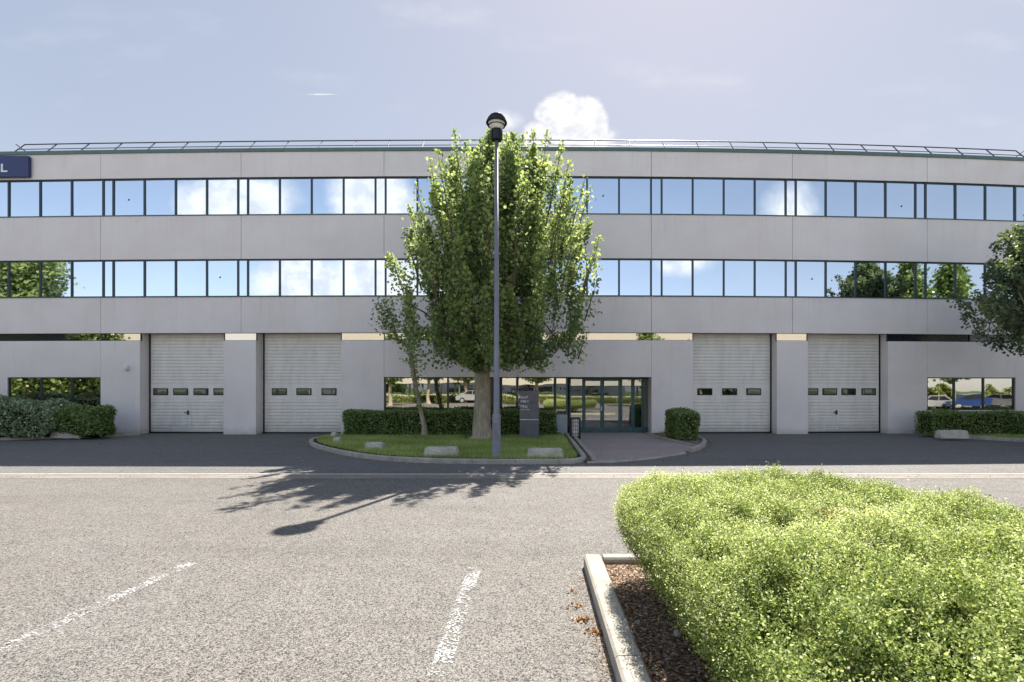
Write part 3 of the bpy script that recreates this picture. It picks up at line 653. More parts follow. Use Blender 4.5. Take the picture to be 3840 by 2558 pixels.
crown_tree('maple_tree', (-1.76, 18.3, .1), [(2.6, 1.1), (3.15, 2.35), (4.2, 3.1), (5.7, 3.4), (7.0, 3.2), (8.1, 2.6), (8.9, 2.1), (9.5, 1.3)], (.62, -1.15),
           'large bushy maple tree on the lawn island behind the lamp post', 'tree', 205, 310, .105, .30, 2.75, seed=3, slen=(1.3, 2.7), spread=.145, spires=[(1.62, 16.6, 3.53, 0.8), (2.08, 17, 5.36, 1.4), (-2.19, 14.7, 9.0, 3.0), (-2.95, 15.2, 8.34, 2.6), (-3.46, 15.6, 7.87, 2.4), (-3.83, 16.4, 7.45, 2.2), (-1.46, 14.6, 8.68, 2.6), (-0.32, 16.2, 9.57, 2.4), (0.04, 17, 10.04, 2.4), (0.42, 15.2, 9.2, 2.8), (0.9, 16.4, 9.38, 2.6), (1.03, 15.2, 8.32, 2.4), (1.58, 16.2, 8.23, 2.2), (1.83, 17.0, 8.25, 1.8), (2.05, 16.4, 6.55, 1.6), (1.91, 15.6, 6.08, 1.4), (-3.88, 16.0, 6.59, 1.8), (-2.56, 14.2, 8.18, 2.4), (-2.17, 17.0, 9.7, 2.2), (-1.02, 14.5, 8.53, 2.4), (-2.6, 15.3, 8.21, 2.3), (-0.07, 14.6, 8.14, 2.2), (-3.15, 14.8, 6.67, 2.0), (0.88, 14.6, 7.33, 2.0), (-0.88, 17.5, 10.19, 2.2), (-1.86, 15.5, 8.76, 2.4), (-1.24, 13.8, 7.44, 2.0), (-0.35, 13.9, 7.34, 2.0), (-2.91, 14.2, 5.76, 1.8), (1.17, 14.6, 6.24, 1.8)])
crown_tree('maple_tree', (16.9, 17.3, .1), [(2.7, 1.0), (3.3, 2.0), (4.3, 3.0), (5.4, 2.9), (6.4, 2.2), (7.4, 1.2), (8.2, .5)], (.25, 0),
           'maple tree with shade-darkened leaves cut off by the right edge of the photo', 'tree', 250, 190, .11, .25, 2.4, seed=8, tilt=.9, slen=(.8, 1.7), spread=.16, lmat='maple_shaded')
# slim ivy-clad tree
bx, by = at(1592, 19.3), 19.3
t = thing('slim_tree', (bx, by, .1), 'slim leaning ivy-clad tree with sparse leaves in front of the long hedge', 'tree')
def q3(px, py, Z=19.3): return (at(px, Z), Z, zt(py, Z))
tr = [q3(1592, 1634), q3(1592, 1600), q3(1578, 1540), q3(1562, 1470), q3(1550, 1390), q3(1540, 1320)]
MB().tube(tr, [.13, .095, .075, .08, .08, .06], 10).build('trunk', M['bark'], t)
br = [[q3(1542, 1330), q3(1520, 1295), q3(1480, 1255, 19.1), q3(1445, 1215, 19.0), q3(1425, 1170, 19)], [q3(1540, 1320), q3(1535, 1275), q3(1530, 1245), q3(1510, 1200, 19.5)], [q3(1530, 1300), q3(1490, 1270), q3(1470, 1200), q3(1455, 1140)], [q3(1535, 1280), q3(1560, 1250, 19), q3(1590, 1235, 18.8)]]
b = MB()
for p in br: b.tube(p, [.05, .04, .025, .015, .008][:len(p)], 6)
b.build('limbs', M['bark'], t)
P = []; S = []
for p in br:
    for i, (a, c) in enumerate(zip(p[1:-1], p[2:])):
        a, c = np.array(a), np.array(c); n_ = 75; s = rng.random(n_)[:, None]; P.append(a+(c-a)*s+rng.normal(size=(n_, 3))*.15*(.6+i*.5)); S.append(rng.uniform(.06, .12, n_))
for c_, n_ in ((q3(1440, 1180), 130), (q3(1455, 1140), 80), (q3(1475, 1215), 60)):
    P.append(np.array(c_)+rng.normal(size=(n_, 3))*.22); S.append(rng.uniform(.06, .12, n_))
for a, c in zip(tr[2:-1], tr[3:]):   # ivy
    a, c = np.array(a), np.array(c); n_ = 105; s = rng.random(n_)[:, None]; an = rng.uniform(0, 6.28, n_); P.append(a+(c-a)*s+np.c_[np.cos(an)*.12+.03, np.sin(an)*.12, rng.normal(size=n_)*.03]); S.append(rng.uniform(.05, .10, n_))
leaves('crown', np.vstack(P), np.concatenate(S), 'maple', M['maple'], t, up=.3)

def hedge(name, x0, x1, y0, y1, z0, z1, label, dens=900, lsize=.06, mt='boxleaf', rnd=.12, wob=.05, shape='oval', faces='fltrb', tonef=None, topf=None, core='core', group=None):
    t = thing(name, ((x0+x1)/2, (y0+y1)/2, z0), label, 'hedge', group)
    nx = max(3, int((x1-x0)/.25)); ny = max(3, int((y1-y0)/.25)); nz = max(3, int((z1-z0)/.2))
    def disp(P):
        P = np.asarray(P, float); c = np.array([(x0+x1)/2, (y0+y1)/2, (z0+z1)/2])
        w_ = wob*(np.sin(P[:, 0]*3.1+P[:, 2]*4)+np.sin(P[:, 1]*3.7+P[:, 0]*1.3)+np.sin(P[:, 2]*7+P[:, 0]*6.1)*.6)
        hx, hy, hz = (x1-x0)/2, (y1-y0)/2, (z1-z0)/2; q = P-c
        # round the corners
        rr = rnd; inner = np.clip(q, [-hx+rr, -hy+rr, -hz+rr], [hx-rr, hy-rr, hz-rr]); dlt = q-inner; dn = np.linalg.norm(dlt, axis=1)[:, None]+1e-9
        surf = np.where(dn > rr, inner+dlt/dn*rr, q)
        nrm = dlt/dn; out = c+surf+nrm*w_[:, None]
        if topf is not None: out[:, 2] = z0+(out[:, 2]-z0)*topf(out[:, 0])
        return out, nrm
    Pl = []; Nl = []
    def face(n_, fn):
        if n_ < 1: return
        a, b_ = rng.random(n_), rng.random(n_); p, nn = disp(fn(a, b_)); Pl.append(p+rng.normal(size=p.shape)*.025-nn*rng.exponential(.03, n_)[:, None]); Nl.append(nn)
    one = np.ones
    face(int(dens*(x1-x0)*(z1-z0)*1.3), lambda a, b_: np.c_[x0+a*(x1-x0), y0*one(len(a)), z0+b_*(z1-z0)])
    if 'b' in faces: face(int(dens*.5*(x1-x0)*(z1-z0)), lambda a, b_: np.c_[x0+a*(x1-x0), y1*one(len(a)), z0+b_*(z1-z0)])
    face(int(dens*(y1-y0)*(z1-z0)*1.3), lambda a, b_: np.c_[x0*one(len(a)), y0+a*(y1-y0), z0+b_*(z1-z0)])
    face(int(dens*(y1-y0)*(z1-z0)*1.3), lambda a, b_: np.c_[x1*one(len(a)), y0+a*(y1-y0), z0+b_*(z1-z0)])
    face(int(dens*(x1-x0)*(y1-y0)*1.5), lambda a, b_: np.c_[x0+a*(x1-x0), y0+b_*(y1-y0), z1*one(len(a))])
    P = np.vstack(Pl); N = np.vstack(Nl)
    P[:, 2] = np.maximum(P[:, 2], z0+.02)
    tone = rng.beta(2.2, 2.6, len(P))
    if tonef is not None: tone = tone+tonef(P)
    leaves('foliage', P, rng.uniform(.7, 1.3, len(P))*lsize, shape, M[mt], t, N=N, up=.35, tone=tone)
    # inner mass of twigs: same box, pulled in
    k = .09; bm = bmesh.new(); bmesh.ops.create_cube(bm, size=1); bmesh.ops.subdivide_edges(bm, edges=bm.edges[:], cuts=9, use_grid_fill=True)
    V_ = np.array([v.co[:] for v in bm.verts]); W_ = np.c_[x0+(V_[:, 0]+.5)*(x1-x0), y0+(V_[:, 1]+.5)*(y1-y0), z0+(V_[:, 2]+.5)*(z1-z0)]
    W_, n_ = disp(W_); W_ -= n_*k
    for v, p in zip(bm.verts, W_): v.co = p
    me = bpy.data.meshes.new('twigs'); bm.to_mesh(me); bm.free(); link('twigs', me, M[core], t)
    return t
LS = 19.35
hedge('clipped_hedge', at(1285, LS), at(2088, LS), LS, LS+.95, .1, zt(1543, LS), 'long low clipped hedge along the wall behind the lawn', dens=1000, lsize=.065, rnd=.10, wob=.02)
hedge('clipped_hedge', 4.82, 5.55, 17.75, 19.6, .09, 1.03, 'small square clipped hedge right of the entrance path', dens=1100, lsize=.065, rnd=.12, wob=.03)
hedge('clipped_hedge', at(3478, 20.0), 23, 19.7, 20.7, .1, .93, 'clipped hedge under the window at the far right', dens=800, lsize=.065, rnd=.12, wob=.03)
hedge('shrub_row', -24, -16.9, 18.7, 20.4, .08, 1.50, 'wide grey-green shrub in the bed at the far left', dens=650, lsize=.085, mt='laurel', rnd=.45, wob=.09, topf=lambda x: np.interp(x, [-20, -18.6, -17.1], [1.0, .96, .76]))
hedge('shrub', -17.15, -15.45, 18.9, 20.0, .04, 1.16, 'rounded dark green shrub beside the pier of the left roller door', dens=800, lsize=.085, mt='boxleaf', rnd=.42, wob=.06)

# foreground hedge -----------------------------------------------------------
outline = [(.80, .75), (.78, 3.0), (.74, 4.6), (.86, 5.02), (1.3, 5.15), (2.3, 5.22), (2.8, 4.95), (3.1, 4.35), (3.5, 3.8), (4.1, 3.2), (4.8, 2.4), (5.6, 1.8), (5.6, .75)]
outl = [tuple(p) for p in smooth(outline+[outline[0]], 2)]
def edge_dist(P, poly):
    d = np.full(len(P), 9e9)
    for a, c in zip(poly, poly[1:]+poly[:1]):
        a, c = np.array(a), np.array(c); ab = c-a; l2 = (ab**2).sum()
        if l2 < 1e-9: continue
        t = np.clip(((P-a)@ab)/l2, 0, 1); d = np.minimum(d, np.linalg.norm(P-(a+t[:, None]*ab), axis=1))
    return d
HOLES = [((px_-CX)*.85/(py_-CY), .85*F/(py_-CY), r_, d_) for px_, py_, r_, d_ in ((2830, 1965, .10, .10), (2980, 1955, .12, .09), (3480, 2130, .09, .10), (3500, 2330, .06, .10), (3570, 2420, .07, .12), (3180, 2270, .05, .09), (3020, 2310, .05, .10),
    (2990, 2200, .05, .09), (3330, 2490, .05, .10), (3430, 2520, .05, .10), (2790, 2240, .05, .09), (3700, 2300, .06, .09), (2900, 2450, .05, .10), (3240, 2120, .06, .08), (3650, 2060, .08, .08), (3100, 2420, .04, .09), (2650, 2080, .07, .08), (3750, 2480, .05, .09))]
def lump(x, y):
    hole = sum(-d_*1.7*np.exp(-(((x-hx_)*.55+(y-hy_)*.25)**2+(y-hy_)**2)/(r_*.95)**2) for hx_, hy_, r_, d_ in HOLES)
    return hole+.022*np.sin(x*17+2*np.sin(y*6))*np.sin(y*15+1.5*np.sin(x*7))+.016*np.sin(x*31+3*np.sin(y*11))*np.sin(y*29)
def htop(P):
    x, y = P[:, 0], P[:, 1]; e = edge_dist(P, outl)
    nr_ = np.clip((5.0-y)/2.5, .25, 1.3); h = .95+lump(x, y)*nr_*2.0+.025*np.sin(x*1.9+1)*np.cos(y*1.5)+nr_*(.03*np.sin(x*5.3+y*3.1)+.03*np.sin(y*7.1-x*4.2)+.025*np.sin(x*13+y*11))
    h += .06*np.exp(-((x-2.0)**2+(y-4.9)**2)/1.3)
    return h-.26*np.clip(1-e/.32, 0, 1)**2
fh = thing('clipped_hedge', (2.8, 2.8, .1), 'big bright yellow-green hedge filling the kerbed planter in the foreground', 'hedge')
P2 = scatter(outl, 150000); P2 = P2[(rng.random(len(P2)) < np.where((P2[:, 1] < 1.3) | (P2[:, 0] > P2[:, 1]*1.02+.45), .3, 1))]; hz = htop(P2)
n_ = len(P2)
near = np.clip(P2[:, 1]/5.0, .0, 1)
cl_ = np.sin(P2[:, 0]*9+P2[:, 1]*5)+np.sin(P2[:, 1]*11-P2[:, 0]*7)+np.sin(P2[:, 0]*23)*.5+np.sin(P2[:, 1]*19)*.5
z_s = hz-rng.exponential(.05, n_)+.02*cl_
root = np.c_[P2, z_s-.03]
# left / back faces
def sidepts(poly, n):
    A = [np.array(p) for p in poly]; ln = [np.linalg.norm(c-a) for a, c in zip(A, A[1:])]; cum = np.cumsum([0]+ln); s = rng.uniform(0, cum[-1], n)
    i = np.clip(np.searchsorted(cum, s)-1, 0, len(ln)-1); A = np.array(A); f_ = ((s-cum[i])/np.array(ln)[i])[:, None]; p = A[i]+(A[i+1]-A[i])*f_; d_ = A[i+1]-A[i]; d_ /= np.linalg.norm(d_, axis=1)[:, None]
    return p, np.c_[-d_[:, 1], d_[:, 0]]
side_poly = [(.80, 1.0), (.78, 3.0), (.74, 4.6), (.80, 4.9), (.92, 5.05), (1.3, 5.15), (2.3, 5.22), (2.8, 4.95), (3.1, 4.35), (3.5, 3.8), (4.1, 3.2)]
sp, sn = sidepts(side_poly, 17000); hh = rng.beta(1.6, 1.0, len(sp))*.78+.10
inn = (.26*(1-np.clip((hh-.1)/.55, 0, 1))**1.3+.06*np.clip((hh-.7)/.2, 0, 1)+rng.exponential(.05, len(sp)))
cen = np.array([3.0, 3.0]); sgn = np.sign(((cen-sp)*sn).sum(1))[:, None]; nin = sn*sgn
side = np.c_[sp+nin*inn[:, None], hh]; sout = np.c_[-nin, np.zeros(len(sp))]
keep = (rng.random(len(side)) < np.clip((side[:, 2]-.12)/.45, .06, 1)**1.3); side = side[keep]; sout = sout[keep]
root = np.vstack([root, side]); n_top = n_
ax = np.vstack([np.tile([0, 0, 1.], (n_top, 1)), sout*.9+np.array([0, 0, .5])])+rng.normal(size=(len(root), 3))*.42
ax /= np.linalg.norm(ax, axis=1)[:, None]
PL = []; TL = []
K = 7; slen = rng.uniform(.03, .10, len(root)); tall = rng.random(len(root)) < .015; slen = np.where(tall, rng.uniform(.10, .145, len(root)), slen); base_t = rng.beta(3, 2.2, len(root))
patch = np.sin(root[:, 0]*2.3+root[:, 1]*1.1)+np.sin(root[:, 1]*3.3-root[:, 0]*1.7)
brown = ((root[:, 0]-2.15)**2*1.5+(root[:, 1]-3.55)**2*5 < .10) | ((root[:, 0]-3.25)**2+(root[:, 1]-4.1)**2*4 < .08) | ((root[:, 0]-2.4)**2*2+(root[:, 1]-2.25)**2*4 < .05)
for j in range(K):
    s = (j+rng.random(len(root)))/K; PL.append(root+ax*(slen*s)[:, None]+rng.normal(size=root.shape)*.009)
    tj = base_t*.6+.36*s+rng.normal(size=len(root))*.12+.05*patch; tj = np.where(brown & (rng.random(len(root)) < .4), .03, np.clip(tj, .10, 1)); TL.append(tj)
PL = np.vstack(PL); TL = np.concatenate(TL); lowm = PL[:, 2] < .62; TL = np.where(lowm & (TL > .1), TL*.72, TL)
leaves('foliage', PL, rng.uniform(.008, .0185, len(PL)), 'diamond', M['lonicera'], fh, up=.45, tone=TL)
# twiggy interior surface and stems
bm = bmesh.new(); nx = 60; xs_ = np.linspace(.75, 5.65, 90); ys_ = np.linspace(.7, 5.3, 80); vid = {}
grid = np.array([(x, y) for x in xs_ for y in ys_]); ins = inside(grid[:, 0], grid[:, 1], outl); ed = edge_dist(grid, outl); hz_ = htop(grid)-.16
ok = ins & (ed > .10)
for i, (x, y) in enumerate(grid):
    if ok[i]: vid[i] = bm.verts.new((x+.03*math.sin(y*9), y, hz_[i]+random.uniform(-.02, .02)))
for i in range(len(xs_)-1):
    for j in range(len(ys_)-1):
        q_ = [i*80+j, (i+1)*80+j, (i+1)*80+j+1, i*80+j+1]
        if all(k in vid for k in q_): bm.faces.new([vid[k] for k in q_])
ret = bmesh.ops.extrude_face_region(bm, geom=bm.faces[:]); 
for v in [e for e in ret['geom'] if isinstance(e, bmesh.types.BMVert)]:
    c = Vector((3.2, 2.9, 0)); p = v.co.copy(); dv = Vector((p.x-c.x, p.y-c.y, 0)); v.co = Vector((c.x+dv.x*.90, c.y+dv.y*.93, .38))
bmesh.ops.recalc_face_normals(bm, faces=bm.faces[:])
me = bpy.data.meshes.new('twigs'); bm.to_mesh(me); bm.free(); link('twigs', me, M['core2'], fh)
b = MB()
for k in range(330):
    p, nn = sidepts(side_poly, 1); p = p[0]; d_ = np.array([3.0, 3.0])-p; d_ /= np.linalg.norm(d_); r0 = p+d_*random.uniform(.38, .6)
    z = .09; pts = [(r0[0], r0[1], z)]
    q_ = r0.copy(); 
    for i in range(4): q_ = q_-d_*random.uniform(.0, .07)+np.array([random.gauss(0, .04), random.gauss(0, .04)]); z += random.uniform(.1, .2); pts.append((q_[0], q_[1], z))
    b.tube(pts, [.009, .007, .006, .004, .003], 5, False)
b.build('stems', M['twig'], fh)
# planter kerb and bed
struct(sweep_kerb('planter_kerb', [(.50, .2), (.50, 5.30)], .17, .13, side=-1, stone=1.02))
struct(sweep_kerb('planter_kerb', [(.68, 5.30), (6.4, 5.30)], .14, .13, side=-1, stone=1.0))
sheet('planter_bed', [(.66, .2), (6.4, .2), (6.4, 5.17), (.66, 5.17)], M['soil'], .075)

# ------------------------------------------------------------ lamp post
lx, ly = -.918, 13.3
t = thing('lamp_post', (lx, ly, .1), 'tall grey lamp post with a domed lantern at the front of the lawn', 'street lamp')
zz = lambda py: zt(py, ly)
MB().lathe([(.135, .0), (.135, .03), (.11, .05), (.105, zz(1557)-.1), (.098, zz(1554)-.1), (.075, zz(1549)-.1), (.072, zz(1310)-.1), (.066, zz(1306)-.1), (.048, zz(522)-.1)], (lx, ly, .1), 24).build('pole', M['pole'], t)
MB().cbox(lx-.05, lx+.05, ly-.112, ly-.095, .55, .95, .006).build('hatch', M['pole'], t)
zb = zz(524)
lan = MB().lathe([(.05, -.03), (.125, -.02), (.13, .0), (.135, .20), (.14, .235), (.10, .245)], (lx, ly, zb), 20).build('collar', M['black'], t)
for k in range(8):
    a = k*math.pi/4; MB().box(-.008, .008, -.15, -.125, -.02, .23, seg=0).build('collar_fin', M['black'], lan, fn=lambda v, a=a: (lx+v[0]*math.cos(a)-v[1]*math.sin(a), ly+v[0]*math.sin(a)+v[1]*math.cos(a), zb+v[2]))
gz = zb+.245
MB().lathe([(.09, 0), (.13, .02), (.19, .10), (.215, .17), (.20, .215), (.1, .23)], (lx, ly, gz), 24).build('globe', M['lampglass'], t)
cg = MB()
for i, (r, z) in enumerate([(.205, .10)]): cg.lathe([(r-.004, z-.006), (r+.014, z-.008), (r+.014, z), (r-.004, z+.003)], (lx, ly, gz), 24)
cg.build('louvre', M['black'], t)
MB().lathe([(.215, .165), (.262, .155), (.266, .175), (.245, .215), (.25, .222), (.215, .275), (.22, .283), (.17, .335), (.172, .343), (.11, .385), (.04, .41), (.01, .415)], (lx, ly, gz), 28).build('lamp_cap', M['black'], t)

# ------------------------------------------------------------ totem sign
ZT_ = 18.6; x0, x1 = at(1949, ZT_), at(2021, ZT_); zt0, zt1 = .1, zt(1466, ZT_)
t = thing('totem_sign', ((x0+x1)/2, ZT_, .1), 'dark grey totem sign with small white lettering in front of the hedge', 'sign')
zm = zt(1574, ZT_); z3 = zt(1511, ZT_)
MB().cbox(x0, x1, ZT_, ZT_+.12, zt0, zm-.012, .006).build('base_panel', M['totem2'], t)
MB().box(x0+.002, x1-.002, ZT_+.004, ZT_+.11, zm-.010, zm+.012, seg=0).build('light_band', M['white'], t)
MB().cbox(x0, x1, ZT_, ZT_+.12, zm+.014, z3-.003, .006).build('sign_panel', M['totem'], t)
MB().cbox(x0, x1, ZT_, ZT_+.12, z3+.003, zt1, .006).build('sign_panel', M['totem'], t)
def glyphs(x, z, h, widths, gap=.01):
    b = MB()
    for wd in widths:
        if wd > 0:
            k = random.randint(0, 3)
            b.box(x, x+wd*.28, ZT_-.006, ZT_-.001, z, z+h, seg=0)
            if k != 0: b.box(x+wd*.3, x+wd*.95, ZT_-.006, ZT_-.001, z+h*.78, z+h, seg=0)
            if k != 1: b.box(x+wd*.3, x+wd*.95, ZT_-.006, ZT_-.001, z, z+h*.22, seg=0)
            if k > 1: b.box(x+wd*.68, x+wd*.97, ZT_-.006, ZT_-.001, z+h*.24, z+h*.76, seg=0)
            b.box(x+wd*.3, x+wd*.66, ZT_-.006, ZT_-.001, z+h*.42, z+h*.58, seg=0)
        x += abs(wd)+gap
    b.build('lettering', M['white'], t)
gx = x0+.035
glyphs(gx, zt(1494, ZT_), .085, [.062]*4, .006); glyphs(gx, zt(1511, ZT_)+.004 if False else zt(1509.5, ZT_), .07, [.06, .06, .05, -.03, .035], .008); glyphs(gx, zt(1528, ZT_), .075, [.055, .055, -.01, .06, .03], .008); glyphs(gx, zt(1538, ZT_), .036, [.03, -.015, .04, .04, -.02, .035, .035, .035, .03], .005)

# ------------------------------------------------------------ litter bin
bx, by = at(2157, 19.0), 19.0
t = thing('litter_bin', (bx, by, .035), 'black wire litter bin with a white liner beside the entrance path', 'bin')
hw = .155; zt0, zt1 = .06, zt(1566, by)
b = MB()
for sx_ in (-1, 1):
    for sy_ in (-1, 1): b.box(bx+sx_*hw-.022, bx+sx_*hw+.022, by+sy_*hw-.022, by+sy_*hw+.022, .03, zt1, seg=0)
b.build('frame', M['black'], t)
b = MB()
for i, z in enumerate(np.linspace(zt0+.04, zt1-.02, 6)):
    r_ = .02 if i in (0, 5) else .006
    for y in (by-hw, by+hw): b.box(bx-hw+.015, bx+hw-.015, y-r_, y+r_, z-r_, z+r_, seg=0)
    for x in (bx-hw, bx+hw): b.box(x-r_, x+r_, by-hw+.015, by+hw-.015, z-r_, z+r_, seg=0)
for x in np.linspace(bx-hw, bx+hw, 5)[1:-1]: b.box(x-.005, x+.005, by-hw-.011, by-hw-.002, zt0, zt1-.03, seg=0)
b.build('wire_cage', M['black'], t)
MB().lathe([(.115, .0), (.125, .15), (.13, .4), (.135, zt1-.16), (.145, zt1-.13)], (bx, by, .09), 18).build('liner', M['liner'], t)
# fire extinguisher inside the doors
ex, ey = fx(2349, .85), DF+.86
t = thing('fire_extinguisher', (ex, ey, .04), 'red fire extinguisher standing inside the glass entrance', 'extinguisher')
MB().lathe([(.10, 0), (.11, .03), (.11, .6), (.07, .68), (.03, .7)], (ex, ey, .05), 18).build('cylinder', M['red'], t)
MB().cbox(ex-.03, ex+.08, ey-.02, ey+.02, .75, .8, .006).build('handle', M['black'], t); MB().tube([(ex, ey-.02, .76), (ex-.12, ey-.08, .65), (ex-.1, ey-.12, .35)], .014, 6).build('hose', M['black'], t)
# ------------------------------------------------------------ concrete blocks
def block(pxa, pxb, pyt, pyb, label, base_z=.1, group='low concrete blocks on the lawn and beds', dep=.35, slope=.14):
    Z = F*(H-base_z)/(pyb-CY); a, c = at(pxa, Z), at(pxb, Z); h = (pyb-pyt)*Z/F
    o = thing('concrete_block', ((a+c)/2, Z, base_z), label, 'block', group); 
    bm = bmesh.new(); bmesh.ops.create_cube(bm, size=1)
    for v in bm.verts:
        tz = v.co.z+.5; sc = 1-slope*tz
        v.co = Vector(((a+c)/2+v.co.x*(c-a)*sc, Z+dep/2+v.co.y*dep*(1-.2*tz), base_z-.03+tz*(h+.03)))
    bmesh.ops.bevel(bm, geom=bm.edges[:], offset=.022, segments=2, affect='EDGES'); bmesh.ops.subdivide_edges(bm, edges=[e for e in bm.edges if e.calc_length() > .15], cuts=4, use_grid_fill=True)
    for v in bm.verts: v.co += Vector((random.gauss(0, .005), random.gauss(0, .005), random.gauss(0, .005)))
    me = bpy.data.meshes.new('body'); bm.to_mesh(me); bm.free(); link('body', me, M['block'], o)
block(1362, 1437, 1661, 1686, 'small pale concrete block on the left part of the lawn')
block(1583, 1719, 1679, 1712, 'wide concrete block at the lawn kerb left of the lamp post')
block(1972, 2118, 1684, 1717, 'wide concrete block at the lawn kerb right of the lamp post')
block(1243, 1280, 1641, 1661, 'smallest concrete block at the left tip of the lawn', dep=.25, slope=.3)
block(1236, 1262, 1622, 1640, 'rounded stone behind the left tip of the lawn', dep=.3, slope=.35)
block(182, 298, 1618, 1641, 'low concrete block between the shrubs at the left', .07)
block(3528, 3640, 1615, 1642, 'low concrete block in front of the hedge at the far right')

# ------------------------------------------------------------ leaf litter, pebbles
def litter(name, P, size, z, tone=None):
    o = leaves(name, np.c_[P, z+rng.uniform(0, .012, len(P))], rng.uniform(.6, 1.3, len(P))*size, 'oval', M['litter'], up=1.2, tone=tone); o['kind'] = 'stuff'
isl_a = np.array([p[:] for p in isl])
i_ = rng.integers(0, len(isl_a)-1, 800); P = isl_a[i_]+(isl_a[i_+1]-isl_a[i_])*rng.random(800)[:, None]+rng.normal(size=(800, 2))*.05; nrm = np.array([(p-Vector((-2.5, 17))).normalized()[:] for p in isl]); P = P+nrm[i_]*rng.exponential(.14, 800)[:, None]
P = P[P[:, 0] < 1.1]; litter('leaf_litter', P, .035, .006)
k = 500; i_ = rng.integers(0, len(isl_a)-1, k); P = isl_a[i_]+(isl_a[i_+1]-isl_a[i_])*rng.random(k)[:, None]+nrm[i_]*rng.uniform(.0, .05, k)[:, None]
P = P[(np.sin(P[:, 0]*3.1)+np.sin(P[:, 1]*4.7) > .5) & (P[:, 0] < 1.1)]
wd = leaves('kerb_weeds', np.c_[P, np.full(len(P), 0.0)], rng.uniform(.04, .10, len(P)), 'blade', M['grass'], axis=np.tile([0, 0, 1.], (len(P), 1))); wd['kind'] = 'stuff'
fa = np.array([p[:] for p in front]); i_ = rng.integers(0, len(fa)-1, 350); P = fa[i_]+rng.normal(size=(350, 2))*.08+np.array([.12, -.1]); litter('leaf_litter', P, .035, .008)
P = np.c_[rng.uniform(1.24, 1.42, 260), rng.uniform(13, 20, 260)]; litter('leaf_litter', P, .04, .055)
k = 1100; P = np.c_[.49-rng.exponential(.07, k), rng.uniform(2.2, 5.0, k)]; P = P[rng.random(k) < np.clip((np.sin(P[:, 1]*4.0)+1.4)/2, .1, 1)]; litter('leaf_litter', P, .012, .004)
for cx_, cy_, n_ in ((2185, 2325, 60), (2235, 2372, 50), (2160, 2275, 26), (2150, 2225, 14)):
    c = gp(cx_, cy_); P = np.array(c[:2])+rng.normal(size=(n_, 2))*[.035, .025]; litter('leaf_litter', P, .028, .006, tone=rng.uniform(.35, .75, n_))
k = 7000; P = np.c_[rng.uniform(.67, 1.6, k), rng.uniform(1.5, 5.15, k)]; litter('leaf_litter', P, .018, .078, tone=rng.beta(1, 1.6, k))
k = 160; P = np.c_[rng.uniform(.51, .67, k), rng.uniform(2.4, 5.2, k)]; litter('leaf_litter', P, .010, .131, tone=rng.uniform(0, .5, k))
P = np.c_[rng.uniform(-20, 18, 260), rng.uniform(11.5, 20, 260)]; litter('leaf_litter', P, .035, .006, tone=rng.uniform(.5, 1, 260))
P = np.c_[rng.uniform(-25, 18, 900), 10.7+rng.exponential(.12, 900)]; litter('leaf_litter', P, .025, .008)
c = (.98, 3.62); t = MB()
bm = bmesh.new(); bmesh.ops.create_icosphere(bm, subdivisions=2, radius=.032)
for v in bm.verts: v.co = Vector((c[0]+v.co.x*.8, c[1]+v.co.y*1.2, .1+v.co.z*.75))+Vector((random.gauss(0, .002),)*3)
me = bpy.data.meshes.new('pebble'); bm.to_mesh(me); bm.free(); o = link('pebble', me, M['kerb']); tag(o, 'pale pebble on the mulch beside the planter kerb', 'stone')

# ------------------------------------------------------------ across the car park (seen mirrored in the glass)
def mirror(px, py, dist):
    """point reached by the camera ray through a facade pixel after reflecting off the glass, dist metres past it"""
    x = fx(px); d = Vector(((px-CX)/F, 1, (CY-py)/F)); s = (DF+bow(x)); p = Vector((0, 0, H))+d*s
    k = .0023 if x > 0 else .0009; nn = Vector((2*k*x, -1, 0)).normalized(); d.normalize(); r = d-2*d.dot(nn)*nn; return p+r*dist
ob = thing('office_building', (0, -38, 0), 'cream office building across the car park seen mirrored in the ground-floor glass', 'building')
zf = [(0, .9), (2.5, 4.3), (5.8, 7.4), (8.9, 11.2)]
for z0, z1 in zf: MB().box(-75, 75, -38.2, -38, z0, z1, seg=0).build('wall_band', M['opp'], ob)
MB().box(-75, 75, -50, -38.4, 0, 11.1, seg=0).build('rear_wall', M['opp'], ob)
for z0, z1 in ((.9, 2.5), (4.3, 5.8), (7.4, 8.9)):
    for x in np.arange(-72, 72, 6.0):
        wf = MB().box(x, x+5.9, -38.32, -38.18, z0, z1, seg=0).build('window', M['frame'], ob); MB().box(x+.1, x+2.9, -38.17, -38.16, z0+.08, z1-.08, seg=0).box(x+3.0, x+5.8, -38.17, -38.16, z0+.08, z1-.08, seg=0).build('pane', M['glass'], wf)
# trees there
def far_tree(p, h, r, label, seed, cz=.28, lm='maple'):
    z0 = h*cz
    return crown_tree('broadleaf_tree', (p[0], p[1], 0), [(z0, r*.5), (z0+.18*(h-z0), r*.85), (z0+.45*(h-z0), r), (z0+.75*(h-z0), r*.8), (h-.3, r*.35), (h, .2)], (0, 0), label, 'tree', 130, 75, .26, .22, z0*.95, group='trees across the car park', seed=seed, spread=.36, slen=(1.2, 2.4), tilt=.4, lmat=lm)
p = mirror(70, 1050, 19.5); far_tree(p, 12.2, 3.6, 'broad tree mirrored in the windows at the far left of the first floor', 21)
p = mirror(3440, 1050, 22); far_tree(p, 12.2, 1.5, 'upright tree mirrored in the first-floor windows at the right', 22, .2, 'boxleaf')
p = mirror(3590, 1050, 25); far_tree(p, 13.2, 1.5, 'tallest upright tree mirrored near the right edge of the first floor', 23, .2, 'boxleaf')
p = mirror(3335, 1050, 24); far_tree(p, 10.9, .9, 'slender tree mirrored left of the upright trees', 24, .22, 'boxleaf')
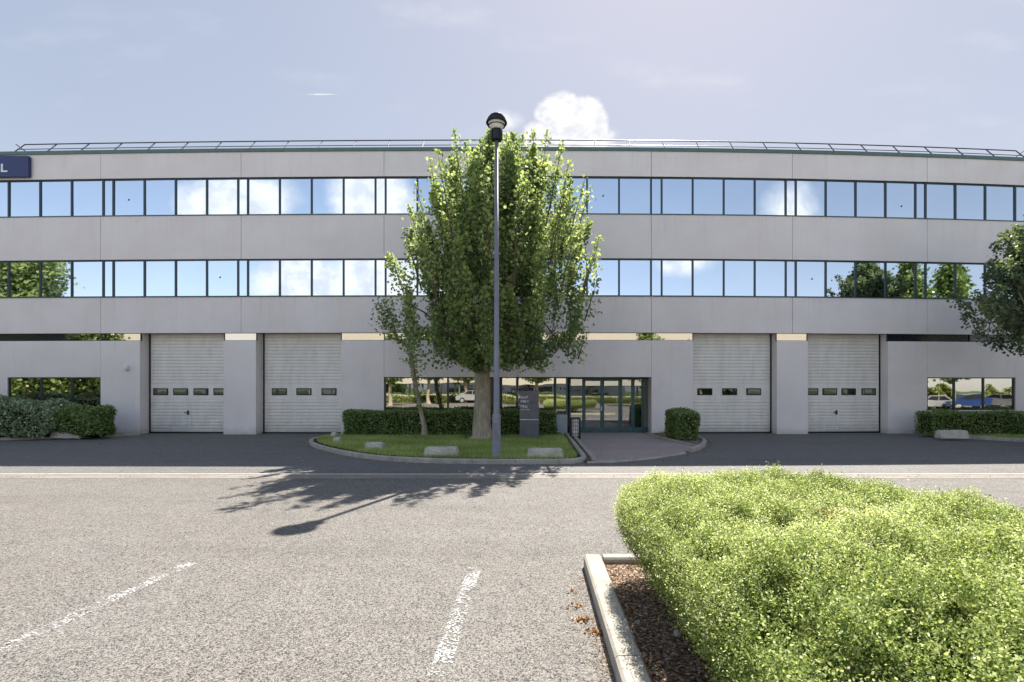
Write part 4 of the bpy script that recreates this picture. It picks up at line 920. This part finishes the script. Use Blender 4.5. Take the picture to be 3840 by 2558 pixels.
p = mirror(3560, 1480, 40); hedge('flowering_shrub', p[0]-5, p[0]+1, p[1]-1, p[1], 0, 2.3, 'yellow-green shrub mirrored behind the blue car', dens=110, lsize=.16, mt='lonicera', core='core2', rnd=.8, wob=.2)
p = mirror(3760, 1480, 40); hedge('flowering_shrub', p[0]-1, p[0]+4, p[1]-1, p[1], 0, 1.9, 'yellow-green shrub mirrored behind the silver car', dens=110, lsize=.16, mt='lonicera', core='core2', rnd=.8, wob=.2)
for i, (px_, hh_, rr_, dd_) in enumerate([(1465, 7.5, 1.6, 38), (1600, 8.6, 2.3, 42), (1740, 8.2, 2.2, 46), (2010, 8.4, 2.6, 40), (2420, 8.8, 2.2, 36), (1150, 9.2, 2.2, 40), (60, 9.0, 4.2, 30), (230, 8.2, 3.0, 34), (340, 9.2, 3.6, 36), (2640, 9.0, 2.6, 44)]):
    p = mirror(px_, 1400, dd_); far_tree(p, hh_, rr_, 'number', 30+i, .34, 'boxleaf')
for px_, hh_, rr_, dd_, lb_ in ((100, 6.5, 3.6, 20, 'low bushy tree mirrored at the left of the far left ground-floor window'), (270, 5.6, 3.0, 24, 'low bushy tree mirrored at the right of the far left ground-floor window')):
    p = mirror(px_, 1480, dd_); far_tree(p, hh_, rr_, lb_, 60+dd_, .06, 'boxleaf')
row_ = sorted([o for o in COL.objects if o.get('group') == 'trees across the car park' and o['label'] == 'number'], key=lambda o: o.location.x)
for o, w_ in zip(row_, ('leftmost', 'second from the left', 'third from the left', 'fourth from the left', 'fifth from the left', 'middle right', 'fourth from the right', 'third from the right', 'second from the right', 'rightmost')):
    o['label'] = 'young tree, ' + w_ + ' in the car park row before the cream building'
# planting and cars there
hedge('clipped_hedge', -30, 30, -27, -26, 0, .9, 'bright hedge before the cream building across the car park', dens=90, lsize=.16, mt='lonicera', core='core2')
M['carblue'] = mat('blue_car_paint', (.015, .05, .22), .3, metal=.2, coat=1); M['carsilver'] = mat('silver_car_paint', (.55, .56, .58), .3, metal=.5, coat=1); M['carred'] = mat('red_car_paint', (.35, .02, .02), .3, coat=1); M['tyre'] = mat('tyre_rubber', (.02, .02, .02), .8)
def make_car(loc, paint, label, rz):
    t = thing('parked_car', (0, 0, 0), label, 'car', 'cars parked behind the camera')
    side_ = [(-2.0, .35), (-2.02, .75), (-1.85, .92), (-1.15, 1.0), (-.55, 1.42), (.75, 1.46), (1.45, 1.02), (1.95, .92), (2.0, .35)]
    b = MB().prism(side_, -.82, .82); o = b.build('body', M[paint], t)
    MB().prism([(-1.05, 1.0), (-.52, 1.36), (.1, 1.38), (.1, 1.0)], -.83, .83).build('side_window', M['glassd'], t); MB().prism([(.18, 1.0), (.18, 1.38), (.72, 1.38), (1.3, 1.02)], -.83, .83).build('side_window', M['glassd'], t)
    MB().add([(-1.17, -.7, 1.01), (-1.17, .7, 1.01), (-.59, .65, 1.415), (-.59, -.65, 1.415)], [(0, 1, 2, 3)]).build('windscreen', M['glassd'], t)
    for x in (-1.3, 1.3):
        for y in (-.78, .78):
            wb = MB().tube([(x, y-.1, .32), (x, y+.1, .32)], .32, 18).build('wheel', M['tyre'], t); MB().tube([(x, y-.11, .32), (x, y+.11, .32)], .19, 14).build('rim', M['carsilver'], wb)
    for y in (-.6, .6): MB().cbox(-2.05, -2.0, y-.16, y+.16, .62, .76, .01).build('headlight', M['lampglass'], t)
    t.location = loc; t.rotation_euler = (0, 0, rz); return t
p = mirror(3640, 1500, 36); make_car((p[0], p[1], 0), 'carblue', 'blue car mirrored in the ground-floor window at the far right', .3)
p = mirror(3770, 1500, 36); make_car((p[0], p[1], 0), 'carsilver', 'silver car mirrored at the right edge of the far right window', 1.2)
p = mirror(3510, 1500, 37); make_car((p[0], p[1], 0), 'carsilver', 'silver car mirrored at the left edge of the far right window', .2)
p = mirror(1770, 1520, 46); make_car((p[0], p[1], 0), 'carsilver', 'silver car mirrored in the window beside the big trunk', .1)

scene.render.resolution_x = 1024; scene.render.resolution_y = 682
